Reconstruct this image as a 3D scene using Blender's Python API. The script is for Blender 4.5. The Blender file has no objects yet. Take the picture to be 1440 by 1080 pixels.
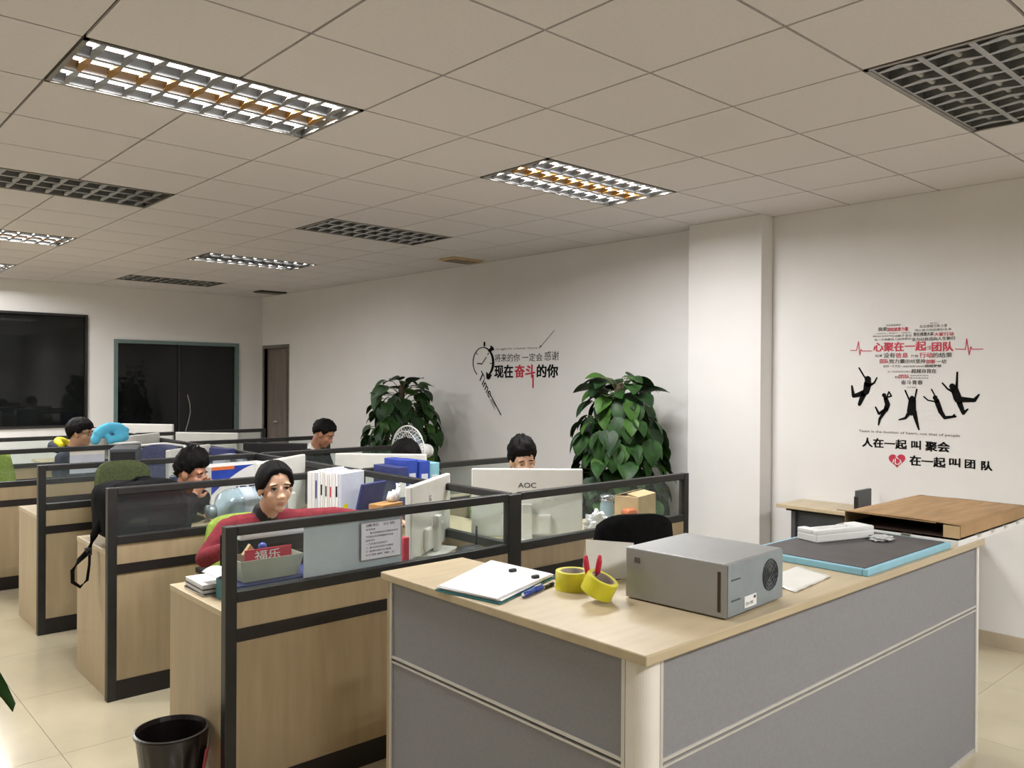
import bpy, math, random
import numpy as np
from mathutils import Vector, Matrix, noise
random.seed(7)
C = bpy.context.scene.collection
PI = math.pi
# ------------------------------------------------------------ camera, world, exposure
YAW, PITCH, ROLL, FPX, CAMZ, CEIL = 0.735605, -0.003962, 0.00638, 1156.76, 1.635, 2.892
def cam_rows():
    f = Vector((math.sin(YAW)*math.cos(PITCH), math.cos(YAW)*math.cos(PITCH), math.sin(PITCH)))
    r = Vector((math.cos(YAW), -math.sin(YAW), 0)); u = r.cross(f)
    return (r*math.cos(ROLL)+u*math.sin(ROLL), -r*math.sin(ROLL)+u*math.cos(ROLL), f)
CR, CU, CF = cam_rows()
cd = bpy.data.cameras.new('camera'); cam = bpy.data.objects.new('camera', cd); C.objects.link(cam)
cd.sensor_width = 36; cd.lens = FPX/1440*36; cd.clip_start = 0.05
m3 = Matrix((CR, CU, -CF)).transposed()
cam.matrix_world = Matrix.Translation((0, 0, CAMZ)) @ m3.to_4x4()
bpy.context.scene.camera = cam
w = bpy.data.worlds.new('night'); bpy.context.scene.world = w; w.use_nodes = True
w.node_tree.nodes['Background'].inputs[0].default_value = (0.010, 0.013, 0.014, 1)
w.node_tree.nodes['Background'].inputs[1].default_value = 1.0
vs = bpy.context.scene.view_settings
vs.view_transform = 'Standard'; vs.look = 'None'; vs.gamma = 1; vs.use_curve_mapping = False
vs.exposure = 0.35
TUBE_W = 31.0          # watts of each lit tube
TUBE_C = (1.0, 0.985, 0.98)
bpy.context.scene.cycles.max_bounces = 10
bpy.context.scene.cycles.diffuse_bounces = 6
bpy.context.scene.cycles.transparent_max_bounces = 24
bpy.context.scene.cycles.use_denoising = True
bpy.context.scene.cycles.sampling_pattern = 'TABULATED_SOBOL'
bpy.context.scene.cycles.sample_clamp_indirect = 4

def ray(px, py): return CR*((px-720)/FPX)+CU*((540-py)/FPX)+CF
def P(px, py, d): return Vector((0, 0, CAMZ))+ray(px, py)*d
def on(px, py, ax, v):                      # point of the plane axis = v seen at that pixel
    r = ray(px, py); o = Vector((0, 0, CAMZ)); return o+r*((v-o[ax])/r[ax])

# ------------------------------------------------------------ materials
MT = {}
def mat(n, c, r=.5, metal=0, var=.06, sc=12, bump=0, emit=0, spec=.5, coat=0, stretch=None, c2=None, alpha=None, trans=0):
    m = bpy.data.materials.new(n); m.use_nodes = True; nt = m.node_tree; b = nt.nodes['Principled BSDF']
    b.inputs['Roughness'].default_value = r; b.inputs['Metallic'].default_value = metal
    b.inputs['Specular IOR Level'].default_value = spec; b.inputs['Coat Weight'].default_value = coat
    if trans: b.inputs['Transmission Weight'].default_value = trans
    tc = nt.nodes.new('ShaderNodeTexCoord'); mp = nt.nodes.new('ShaderNodeMapping')
    nt.links.new(tc.outputs['Object'], mp.inputs[0])
    if stretch: mp.inputs['Scale'].default_value = stretch
    nz = nt.nodes.new('ShaderNodeTexNoise'); nz.inputs['Scale'].default_value = sc; nz.inputs['Detail'].default_value = 5
    nt.links.new(mp.outputs[0], nz.inputs['Vector'])
    cr = nt.nodes.new('ShaderNodeValToRGB'); e = cr.color_ramp.elements
    e[0].position = .3; e[1].position = .7
    k = c2 or tuple(x*(1-var*2) for x in c)
    e[0].color = (*k, 1); e[1].color = (*tuple(min(1, x*(1+var*.5)) for x in c), 1)
    nt.links.new(nz.outputs['Fac'], cr.inputs[0]); nt.links.new(cr.outputs[0], b.inputs['Base Color'])
    if bump:
        bp = nt.nodes.new('ShaderNodeBump'); bp.inputs['Strength'].default_value = bump; bp.inputs['Distance'].default_value = .004
        n2 = nt.nodes.new('ShaderNodeTexNoise'); n2.inputs['Scale'].default_value = sc*6
        nt.links.new(mp.outputs[0], n2.inputs['Vector']); nt.links.new(n2.outputs['Fac'], bp.inputs['Height']); nt.links.new(bp.outputs[0], b.inputs['Normal'])
    if emit:
        b.inputs['Emission Color'].default_value = (*c, 1); b.inputs['Emission Strength'].default_value = emit
    if alpha is not None: b.inputs['Alpha'].default_value = alpha
    MT[n] = m; return m
def glass(n, tint, gloss=.08, rough=.02):
    m = bpy.data.materials.new(n); m.use_nodes = True; nt = m.node_tree; nt.nodes.clear()
    o = nt.nodes.new('ShaderNodeOutputMaterial'); t = nt.nodes.new('ShaderNodeBsdfTransparent'); g = nt.nodes.new('ShaderNodeBsdfGlossy')
    d = nt.nodes.new('ShaderNodeBsdfDiffuse'); d.inputs[0].default_value = (.7, .78, .78, 1)
    g.inputs['Roughness'].default_value = rough; t.inputs[0].default_value = (*tint, 1)
    f = nt.nodes.new('ShaderNodeFresnel'); f.inputs[0].default_value = 1.45
    nz = nt.nodes.new('ShaderNodeTexNoise'); nz.inputs['Scale'].default_value = 3
    mu = nt.nodes.new('ShaderNodeMath'); mu.operation = 'MULTIPLY'; mu.inputs[1].default_value = gloss
    nt.links.new(nz.outputs['Fac'], mu.inputs[0])
    m0 = nt.nodes.new('ShaderNodeMixShader'); nt.links.new(mu.outputs[0], m0.inputs[0]); nt.links.new(t.outputs[0], m0.inputs[1]); nt.links.new(d.outputs[0], m0.inputs[2])
    mx = nt.nodes.new('ShaderNodeMixShader'); ge = nt.nodes.new('ShaderNodeNewGeometry'); iv = nt.nodes.new('ShaderNodeMath'); iv.operation = 'SUBTRACT'; iv.inputs[0].default_value = 1; nt.links.new(ge.outputs['Backfacing'], iv.inputs[1])
    ml = nt.nodes.new('ShaderNodeMath'); ml.operation = 'MULTIPLY'; nt.links.new(f.outputs[0], ml.inputs[0]); nt.links.new(iv.outputs[0], ml.inputs[1])
    nt.links.new(ml.outputs[0], mx.inputs[0]); nt.links.new(m0.outputs[0], mx.inputs[1]); nt.links.new(g.outputs[0], mx.inputs[2])
    nt.links.new(mx.outputs[0], o.inputs[0]); MT[n] = m; return m
mat('wall', (.76, .752, .742), .8, var=.015, sc=3, spec=.3)
mat('ceiling', (.69, .662, .675), .85, var=.02, sc=60, bump=.25)
mat('groove', (.10, .085, .07), .8)
mat('tile', (.49, .435, .305), .16, var=.05, sc=2.5, spec=.5)
mat('grout', (.30, .27, .22), .8)
mat('base_tile', (.50, .42, .31), .3, var=.08, sc=4)
mat('rail', (.020, .020, .019), .42, var=.15)
mat('kick', (.014, .010, .010), .5)
mat('wood', (.43, .335, .205), .42, var=.07, sc=4, stretch=(6, 6, .7))
mat('wood_top', (.52, .425, .275), .38, var=.06, sc=4, stretch=(1, 6, 6))
mat('wood_edge', (.42, .31, .17), .45)
mat('screen_grey', (.05, .05, .05), .8)
mat('panel_grey', (.25, .25, .265), .7, var=.04, sc=90, bump=.15)
mat('alu', (.62, .61, .58), .35, .35, var=.03)
mat('cream_post', (.78, .75, .68), .4, .0, var=.03)
mat('steel', (.36, .37, .37), .42, .55, var=.06, sc=5)
mat('steel_dark', (.10, .11, .12), .5, .5)
mat('steel_blue', (.30, .35, .38), .42, .5, var=.06)
mat('mirror', (.62, .64, .68), .22, .95, var=.05)
mat('louvre', (.42, .425, .43), .34, .75, var=.1)
mat('louvre_film', (.50, .27, .07), .36, .6, var=.1)
mat('housing', (.25, .25, .24), .5)
mat('amber', (.70, .38, .10), .25, .75)
mat('lamp_off', (.5, .5, .5), .3)
mat('dull_alu', (.30, .28, .25), .35, .8, var=.1)
mat('white', (.76, .76, .75), .5, var=.02)
mat('offwhite', (.72, .71, .66), .45, var=.03)
mat('paper', (.80, .80, .80), .8, var=.03)
mat('coolpaper', (.70, .74, .84), .8, var=.03)
mat('bluepaper', (.56, .60, .69), .8, var=.03)
mat('ink', (.008, .008, .008), .8, spec=.05, var=.02)
mat('greyink', (.09, .085, .08), .7, var=.05)
mat('red', (.55, .015, .05), .6, var=.05)
mat('darkred', (.22, .012, .025), .85, var=.2, sc=30, bump=.3)
mat('black', (.012, .012, .013), .55, var=.1)
mat('blackcloth', (.007, .007, .008), .95, spec=.15, var=.2, sc=40, bump=.3)
mat('navycloth', (.018, .024, .05), .85, var=.2, sc=30, bump=.3)
mat('bluecloth', (.02, .03, .30), .8)
mat('yellow', (.80, .72, .02), .6)
mat('tape', (.72, .68, .03), .3, var=.08, sc=20)
mat('tape_core', (.42, .36, .30), .7)
mat('teal', (.03, .20, .22), .5, var=.2, sc=6)
mat('navy', (.035, .045, .17), .5, var=.1)
mat('blue', (.03, .07, .42), .35, var=.15)
mat('skyblue', (.10, .50, .75), .85, var=.06, bump=.2)
mat('icy', (.24, .50, .62), .35, var=.05)
mat('slate', (.085, .078, .078), .6, var=.1)
mat('card', (.40, .25, .12), .8, var=.14, sc=3, stretch=(1, 9, 1))
mat('cardlight', (.62, .45, .24), .8, var=.08)
mat('cardin', (.05, .025, .015), .8)
mat('orange', (.65, .16, .04), .5)
mat('brownbox', (.48, .26, .09), .6, var=.1)
mat('tray', (.45, .46, .38), .35, var=.05, alpha=.85)
mat('green_mesh', (.30, .42, .06), .8, var=.15, sc=60, bump=.3)
mat('olive_mesh', (.07, .09, .03), .85, var=.2, sc=60, bump=.3)
mat('blue_mesh', (.06, .07, .15), .8, var=.2, sc=60, bump=.3)
mat('leaf', (.026, .085, .016), .5, spec=.3, var=.4, sc=9)
mat('leaf2', (.055, .14, .022), .5, spec=.3, var=.3, sc=9)
mat('leaf3', (.014, .046, .012), .5, spec=.3, var=.3, sc=9)
mat('stem', (.10, .12, .04), .6)
mat('pole_moss', (.06, .045, .025), .9, bump=.6)
mat('pot', (.55, .55, .52), .4)
mat('soil', (.04, .028, .018), .95, bump=.8)
mat('skin', (.50, .28, .17), .5, var=.05, sc=20)
mat('skin2', (.64, .40, .27), .5, var=.05, sc=20)
mat('skin3', (.42, .20, .12), .5, var=.05, sc=20)
mat('lips', (.50, .235, .17), .5)
mat('hair', (.006, .005, .005), .55, spec=.12, var=.3, sc=60, stretch=(3, 3, 1), bump=.5)
mat('trousers', (.03, .035, .05), .85)
mat('eyewhite', (.42, .36, .32), .4)
mat('bin', (.012, .008, .008), .3, var=.2, coat=.2)
mat('pink', (.60, .13, .15), .5)
mat('plastic_bag', (.68, .70, .70), .25, var=.08, alpha=.75)
mat('foam', (.74, .75, .74), .7, var=.03)
mat('doorbrown', (.20, .165, .145), .55, var=.15, sc=4, stretch=(4, 4, .5))
mat('tealframe', (.16, .23, .22), .4, .2)
mat('dark_room', (.006, .008, .008), .9)
mat('curtain', (.10, .11, .12), .9)
mat('jug', (.42, .55, .62), .15, var=.08, sc=6, alpha=.7)
mat('decalheart', (.55, .03, .07), .6)
glass('glass', (.94, .97, .96), .05)
glass('nightglass', (.10, .12, .12), .02, .03)
mt = bpy.data.materials.new('tube_on'); mt.use_nodes = True
mt.node_tree.nodes['Principled BSDF'].inputs['Emission Color'].default_value = (1, .96, .9, 1)
mt.node_tree.nodes['Principled BSDF'].inputs['Emission Strength'].default_value = 3.2; MT['tube_on'] = mt

# ------------------------------------------------------------ builders
def tag(o, label=None, cat=None, group=None, kind=None):
    if label: o['label'] = label
    if cat: o['category'] = cat
    if group: o['group'] = group
    if kind: o['kind'] = kind
    return o
def thing(name, label, cat, loc=(0, 0, 0), rz=0, group=None):
    o = bpy.data.objects.new(name, None); C.objects.link(o); o.empty_display_size = .1
    o.location = loc; o.rotation_euler = (0, 0, rz); return tag(o, label, cat, group)
def inv(o): return (Matrix.Translation(o.location) @ o.rotation_euler.to_matrix().to_4x4()).inverted()
class MB:
    def __init__(s): s.v = []; s.f = []; s.mi = []
    def add(s, vs, fs, mi=0):
        n = len(s.v); s.v += [tuple(v) for v in vs]; s.f += [tuple(i+n for i in f) for f in fs]; s.mi += [mi]*len(fs); return s
    def box(s, x0, x1, y0, y1, z0, z1, mi=0):
        return s.add([(x, y, z) for z in (z0, z1) for y in (y0, y1) for x in (x0, x1)],
                     [(0, 2, 3, 1), (4, 5, 7, 6), (0, 1, 5, 4), (1, 3, 7, 5), (3, 2, 6, 7), (2, 0, 4, 6)], mi)
    def obox(s, c, sz, M=None, mi=0):
        M = M or Matrix.Identity(3); h = [k/2 for k in sz]; c = Vector(c)
        return s.add([c+M @ Vector((x, y, z)) for z in (-h[2], h[2]) for y in (-h[1], h[1]) for x in (-h[0], h[0])],
                     [(0, 2, 3, 1), (4, 5, 7, 6), (0, 1, 5, 4), (1, 3, 7, 5), (3, 2, 6, 7), (2, 0, 4, 6)], mi)
    def tube(s, pts, r, n=8, mi=0):
        pts = [Vector(p) for p in pts]; rs = r if isinstance(r, (list, tuple)) else [r]*len(pts); rings = []
        for i, p in enumerate(pts):
            t = (pts[min(i+1, len(pts)-1)]-pts[max(i-1, 0)]).normalized()
            a = t.cross(Vector((0, 0, 1)) if abs(t.z) < .9 else Vector((1, 0, 0))).normalized(); b = t.cross(a)
            rings.append([p+a*rs[i]*math.cos(2*PI*k/n)+b*rs[i]*math.sin(2*PI*k/n) for k in range(n)])
        fs = []
        for i in range(len(pts)-1):
            for k in range(n): fs.append((i*n+k, i*n+(k+1) % n, (i+1)*n+(k+1) % n, (i+1)*n+k))
        fs.append(tuple(range(n))[::-1]); fs.append(tuple((len(pts)-1)*n+k for k in range(n)))
        return s.add([v for g in rings for v in g], fs, mi)
    def lathe(s, prof, c=(0, 0, 0), n=24, mi=0, sx=1, sy=1):
        vs = []; fs = []
        for r, z in prof:
            vs += [(c[0]+sx*r*math.cos(2*PI*k/n), c[1]+sy*r*math.sin(2*PI*k/n), c[2]+z) for k in range(n)]
        for i in range(len(prof)-1):
            for k in range(n): fs.append((i*n+k, i*n+(k+1) % n, (i+1)*n+(k+1) % n, (i+1)*n+k))
        fs.append(tuple(range(n))[::-1]); fs.append(tuple((len(prof)-1)*n+k for k in range(n)))
        return s.add(vs, fs, mi)
    def ell(s, c, r, M=None, n=14, mi=0):
        M = M or Matrix.Identity(3); c = Vector(c); vs = [c+M @ Vector((0, 0, -r[2]))]; h = n//2
        for i in range(1, h):
            t = -PI/2+PI*i/h
            for k in range(n): vs.append(c+M @ Vector((r[0]*math.cos(t)*math.cos(2*PI*k/n), r[1]*math.cos(t)*math.sin(2*PI*k/n), r[2]*math.sin(t))))
        vs.append(c+M @ Vector((0, 0, r[2]))); L = len(vs)-1; fs = []
        for k in range(n):
            fs.append((0, 1+(k+1) % n, 1+k)); fs.append((L, L-n+k, L-n+(k+1) % n))
            for i in range(h-2): a = 1+i*n; fs.append((a+k, a+(k+1) % n, a+n+(k+1) % n, a+n+k))
        return s.add(vs, fs, mi)
    def prism(s, poly, z0, z1, mi=0):
        n = len(poly)
        return s.add([(x, y, z0) for x, y in poly]+[(x, y, z1) for x, y in poly],
                     [tuple(range(n))[::-1], tuple(range(n, 2*n))]+[(i, (i+1) % n, n+(i+1) % n, n+i) for i in range(n)], mi)
    def sheet(s, fn, nu, nv, mi=0):
        vs = [fn(i/nu, j/nv) for j in range(nv+1) for i in range(nu+1)]
        return s.add(vs, [(j*(nu+1)+i, j*(nu+1)+i+1, (j+1)*(nu+1)+i+1, (j+1)*(nu+1)+i) for j in range(nv) for i in range(nu)], mi)
    def xf(s, M): s.v = [tuple(M @ Vector(v)) for v in s.v]; return s
    def mesh(s, name, mats, smooth=False):
        me = bpy.data.meshes.new(name); me.from_pydata(s.v, [], s.f)
        for m in (mats if isinstance(mats, (list, tuple)) else [mats]): me.materials.append(MT[m])
        if len(me.materials) > 1: me.polygons.foreach_set('material_index', s.mi)
        if smooth: me.polygons.foreach_set('use_smooth', [True]*len(me.polygons))
        me.update(); return me
    def build(s, name, mats, parent=None, smooth=False, bevel=0, w=False, sol=0, seg=2):
        if w and parent: s.xf(inv(parent))
        me = s.mesh(name, mats, smooth); o = bpy.data.objects.new(name, me); C.objects.link(o)
        if parent: o.parent = parent
        else:
            co = np.array(s.v); c = Vector(((co[:, 0].min()+co[:, 0].max())/2, (co[:, 1].min()+co[:, 1].max())/2, co[:, 2].min()))
            me.transform(Matrix.Translation(-c)); o.location = c
        if sol:
            md = o.modifiers.new('s', 'SOLIDIFY'); md.thickness = sol; md.offset = 0
        if bevel:
            md = o.modifiers.new('b', 'BEVEL'); md.width = bevel; md.segments = seg; md.limit_method = 'ANGLE'
            if not smooth:
                md.harden_normals = False
        return o
def inst(name, me, parent=None, loc=(0, 0, 0), rot=(0, 0, 0), sc=(1, 1, 1)):
    o = bpy.data.objects.new(name, me); C.objects.link(o); o.parent = parent; o.location = loc; o.rotation_euler = rot; o.scale = sc; return o
def B(*a, **k): return MB().box(*a, **k)
def struct(o): o['kind'] = 'structure'; return o
def recalc(o):
    import bmesh
    bm = bmesh.new(); bm.from_mesh(o.data); bmesh.ops.recalc_face_normals(bm, faces=bm.faces); bm.to_mesh(o.data); bm.free(); return o
def text_mesh(body, bold=0, ext=0):
    cu = bpy.data.curves.new('t', 'FONT'); cu.body = body; cu.offset = 0; cu.extrude = ext; cu.resolution_u = 3
    o = bpy.data.objects.new('t', cu); C.objects.link(o); bpy.context.view_layer.update()
    me = bpy.data.meshes.new_from_object(o.evaluated_get(bpy.context.evaluated_depsgraph_get()))
    bpy.data.objects.remove(o); bpy.data.curves.remove(cu)
    co = np.array([v.co[:] for v in me.vertices]); return me, co
def text_fit(name, body, m, parent, O, U, V, bold=0, th=.0012):
    """lettering filling the parallelogram O, O+U, O+V, with a thickness of its own"""
    me, co = text_mesh(body, bold); O, U, V = Vector(O), Vector(U), Vector(V); N = U.cross(V).normalized()
    mn, mx = co.min(0), co.max(0)
    k = inv(parent) if parent else Matrix.Identity(4)
    for v in me.vertices:
        a = (v.co.x-mn[0])/(mx[0]-mn[0]); b = (v.co.y-mn[1])/max(1e-6, mx[1]-mn[1]) if mx[1]-mn[1] > .15 else .5+(v.co.y-mn[1]-.05)
        v.co = k @ (O+U*a+V*b+N*th)
    if bold:
        vs = [v.co.copy() for v in me.vertices]; ps = [tuple(p.vertices) for p in me.polygons]; av = []; af = []
        h = (k.to_3x3() @ V)*bold*.9; u = h.length*(k.to_3x3() @ U).normalized(); nn = (k.to_3x3() @ N)
        for q, (i, j) in enumerate(((0, 0), (1, .6), (-1, .6), (1, -.6), (-1, -.6))):
            b0 = len(av); av += [v+u*i+h*j+nn*.00006*q for v in vs]; af += [tuple(x+b0 for x in p) for p in ps]
        me = bpy.data.meshes.new(name); me.from_pydata(av, [], af)
    me.materials.clear(); me.materials.append(MT[m]); me.name = name
    o = bpy.data.objects.new(name, me); C.objects.link(o); o.parent = parent
    return o

# ------------------------------------------------------------ the room
XR, YF, XL, YN = 5.66, 12.0, -5.2, -4.0
GX, GY = .862, 1.516
struct(B(XL, XR+.2, YN, YF+1.7, -.12, -.012).build('floor', 'grout'))
flo = bpy.data.objects['floor']
fti = flo.location
tile_me = B(-.399, .399, -.399, .399, -.012, 0).mesh('floor_tile', 'tile')
for i in range(-6, 8):
    for j in range(-3, 16):
        x, y = .55+.8*i, .35+.8*j
        x0, x1, y0, y1 = max(x-.399, XL), min(x+.399, XR-.012), max(y-.399, YN), min(y+.399, YF)
        if x1-x0 < .03 or y1-y0 < .03: continue
        if abs(i) > 5 and y < 3: pass
        if x1-x0 > .79 and y1-y0 > .79: o = inst('floor_tile', tile_me, flo, (x-fti.x, y-fti.y, -fti.z))
        else: o = B(x0, x1, y0, y1, -.012, 0).build('floor_tile', 'tile', flo, w=True)
struct(B(XL, XR+.2, YN, YF+.2, CEIL+.125, CEIL+.25).build('ceiling', 'groove'))
cei = bpy.data.objects['ceiling']; ct = cei.location
LIGHTS = {(0, 1): 1, (1, 1): 1, (1, 0): 0, (0, 2): 0, (1, 2): 0, (0, 3): 1, (1, 3): 2, (0, 4): 1, (1, 4): 3, (-1, 2): 1, (1, -1): 1, (-2, 3): 1, (0, -1): 1}  # last entry: unseen light added to brighten the pilaster side and counter front
occ = set()
for (a, b) in LIGHTS:
    for k in (0, 1): occ.add((4*a+k, 4*b-1))
T = .588
ctile = B(-T/2, T/2, -T/2, T/2, 0, .018).mesh('ceiling_tile', 'ceiling')
rest = MB(); n = 0
for i in range(-10, 9):
    for j in range(-10, 18):
        if (i, j) in occ: continue
        x, y = GX+.6*i+.3, GY+.6*j+.3
        x0, x1, y0, y1 = max(x-T/2, XL), min(x+T/2, XR-.004), max(y-T/2, YN), min(y+T/2, YF-.004)
        if x1-x0 < .03 or y1-y0 < .03: continue
        c = Vector((x, y, CEIL))-Vector((0, 0, CAMZ)); d = c.dot(CF)
        vis = d > .5 and abs(c.dot(CR)/d) < .75 and abs(c.dot(CU)/d) < .65
        if vis and n < 298:
            n += 1
            if x1-x0 > T-.01 and y1-y0 > T-.01: inst('ceiling_tile', ctile, cei, (x-ct.x, y-ct.y, CEIL-ct.z))
            else: B(x0, x1, y0, y1, CEIL, CEIL+.018).build('ceiling_tile', 'ceiling', cei, w=True)
        else: rest.box(x0, x1, y0, y1, CEIL, CEIL+.018)
o = rest.build('ceiling_tile', 'ceiling', cei, w=True); o['kind'] = 'stuff'

gr = MB()
for i in range(-10, 10):
    x = GX+.6*i
    if XL < x < XR: 
        ys = [YN]
        for (a, b) in LIGHTS:
            if 4*a == i-1: ys += [GY+.6*(4*b-1), GY+.6*4*b]
        ys = sorted(ys)+[YF]
        for k in range(0, len(ys)-1, 2): gr.box(x-.006, x+.006, ys[k], ys[k+1], CEIL+.012, CEIL+.03)
for j in range(-10, 19):
    y = GY+.6*j
    if YN < y < YF: gr.box(XL, XR, y-.006, y+.006, CEIL+.012, CEIL+.03)
o = gr.build('grid_bars', 'groove', cei, w=True)
# walls
D0, D1, DT = 11.16, 11.92, 2.10                      # door in the right wall
mb = MB().box(XR, XR+.2, YN, D0, 0, CEIL).box(XR, XR+.2, D1, YF+.2, 0, CEIL).box(XR, XR+.2, D0, D1, DT, CEIL)
struct(mb.build('wall_right', 'wall'))
W1 = (-1.0, 3.18, .98, 2.48); W2 = (3.51, 5.28, .06, 2.17)
mb = MB().box(XL, W1[0], YF, YF+.2, 0, CEIL).box(W1[0], W1[1], YF, YF+.2, 0, W1[2]).box(W1[0], W1[1], YF, YF+.2, W1[3], CEIL)
mb.box(W1[1], W2[0], YF, YF+.2, 0, CEIL).box(W2[0], W2[1], YF, YF+.2, W2[3], CEIL).box(W2[0], W2[1], YF, YF+.2, 0, W2[2]).box(W2[1], XR, YF, YF+.2, 0, CEIL)
struct(mb.build('wall_back', 'wall'))
struct(B(XL-.2, XL, YN, YF+.2, 0, CEIL).build('wall_left', 'wall'))
struct(B(XL-.2, XR+.2, YN-.2, YN, 0, CEIL).build('wall_front', 'wall'))
struct(B(5.50, XR, 3.31, 3.965, 0, CEIL).build('trim_1', 'wall', bevel=.004))['label'] = 'shallow white pilaster on the right wall'
mb = MB().box(XR-.012, XR, YN, 3.31, 0, .09).box(XR-.012, XR, 3.965, D0-.06, 0, .09)
struct(mb.build('baseboard_right', 'base_tile'))
struct(B(5.488, 5.50, 3.30, 3.975, 0, .09).build('baseboard_pilaster', 'base_tile'))
struct(B(XL, XR-.02, YF-.012, YF, 0, .05).build('baseboard_back', 'base_tile'))
# door in the right wall
mb = MB().box(XR-.015, XR+.10, D0-.05, D0, 0, DT+.05).box(XR-.015, XR+.10, D1, D1+.05, 0, DT+.05).box(XR-.015, XR+.10, D0, D1, DT, DT+.05)
dr = struct(mb.build('door_1', 'dull_alu')); dr['label'] = 'brown door in the far right corner'
B(XR+.03, XR+.07, D0, D0+.44, .01, DT).build('door_leaf', 'doorbrown', dr, w=True)
B(XR+.05, XR+.09, D0+.445, D1, .01, DT).build('door_leaf', 'doorbrown', dr, w=True)
MB().tube([(XR-.02, D0+.40, 1.0), (XR+.03, D0+.40, 1.0)], .012).tube([(XR-.02, D0+.40, 1.0), (XR-.02, D0+.29, 1.0)], .01).build('door_handle', 'alu', dr, True, w=True)
# night windows in the back wall
def window(name, x0, x1, z0, z1, mull, fm, fw, label):
    mb = MB().box(x0, x0+fw, YF-.02, YF+.1, z0, z1).box(x1-fw, x1, YF-.02, YF+.1, z0, z1).box(x0+fw, x1-fw, YF-.02, YF+.1, z1-fw, z1).box(x0+fw, x1-fw, YF-.02, YF+.1, z0, z0+fw)
    o = struct(mb.build(name, fm)); o['label'] = label
    xs = [x0+fw]+mull+[x1-fw]
    for a, b in zip(xs[:-1], xs[1:]): B(a, b-.005, YF+.03, YF+.038, z0+fw, z1-fw).build('pane', 'nightglass', o, w=True)
    for x in mull: B(x-.012, x+.012, YF+.01, YF+.06, z0+fw, z1-fw).build('mullion', 'rail', o, w=True)
    return o
w1 = window('window_1', *W1, [.4, 1.8], 'rail', .03, 'wide black window in the back wall')
w2 = window('window_2', *W2, [4.40], 'tealframe', .05, 'dark glass door panels in a teal frame')
struct(B(XL, XR+.2, YF+1.6, YF+1.7, 0, CEIL).build('wall_beyond', 'dark_room'))
# things behind the dark glass
c = on(209, 590, 1, YF+.5)
o = MB().lathe([(.24, 0), (.22, .8), (.16, 1.15), (.10, 1.35), (.05, 1.5), (.02, 1.55)], (c.x, YF+.5, -.012), 14).build('covered_stand', 'curtain', None, True)
tag(o, 'faint grey draped shape behind the dark left glass panel', 'cover')
a = on(268, 555, 1, YF-.02); b = on(262, 606, 1, YF-.02)
pts = [(a.x-.03+.045*math.sin(k*.9), YF-.03, a.z+(b.z-.5-a.z)*k/8) for k in range(9)]
pts = [(p[0], YF+.022, p[2]) for p in pts]
MB().tube(pts, .008, 6).build('taped_cord', 'dull_alu', w2, True, w=True)['label'] = 'pale wavy cord on the glass'

# ------------------------------------------------------------ ceiling lights
NAMES = {(0, 1): 'large lit grille light at the upper left', (1, 1): 'lit grille light with yellowish middle row near the wall', (1, 0): 'unlit grille light cut by the right frame edge',
         (0, 2): 'unlit grille light with blue and violet glints on the left', (1, 2): 'unlit dark grille light above the desks, centre of the ceiling', (0, 3): 'lit grille light, second behind the unlit one at the left edge',
         (1, 3): 'dim bluish grille light third from the wall corner', (0, 4): 'lit grille light at the left edge, nearest the windows', (1, 4): 'faint grille light closest to the back wall', (-1, 2): 'lit grille light over the left aisle, left of the frame', (1, -1): 'lit grille light behind the camera, in front of the counter', (0, -1): 'lit grille light added behind and left of the camera to brighten the counter front', (-2, 3): 'lit grille light farthest left of the frame'}
cross = {}
for nm in ('louvre', 'louvre_film'):
    me = MB()
    prof = [(-.009, 0), (.009, 0), (.003, .042), (-.003, .042)]
    me.add([(x, -.083, z) for x, z in prof]+[(x, .083, z) for x, z in prof]+[(x*(2.2 if z == 0 else 1), 0, z+(.006 if z == 0 else 0)) for x, z in prof],
           [(0, 1, 2, 3), (7, 6, 5, 4), (0, 8, 9, 1), (8, 4, 5, 9), (1, 9, 10, 2), (9, 5, 6, 10), (2, 10, 11, 3), (10, 6, 7, 11), (3, 11, 8, 0), (11, 7, 4, 8)])
    cross[nm] = me.mesh('cross_louvre', nm)
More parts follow.
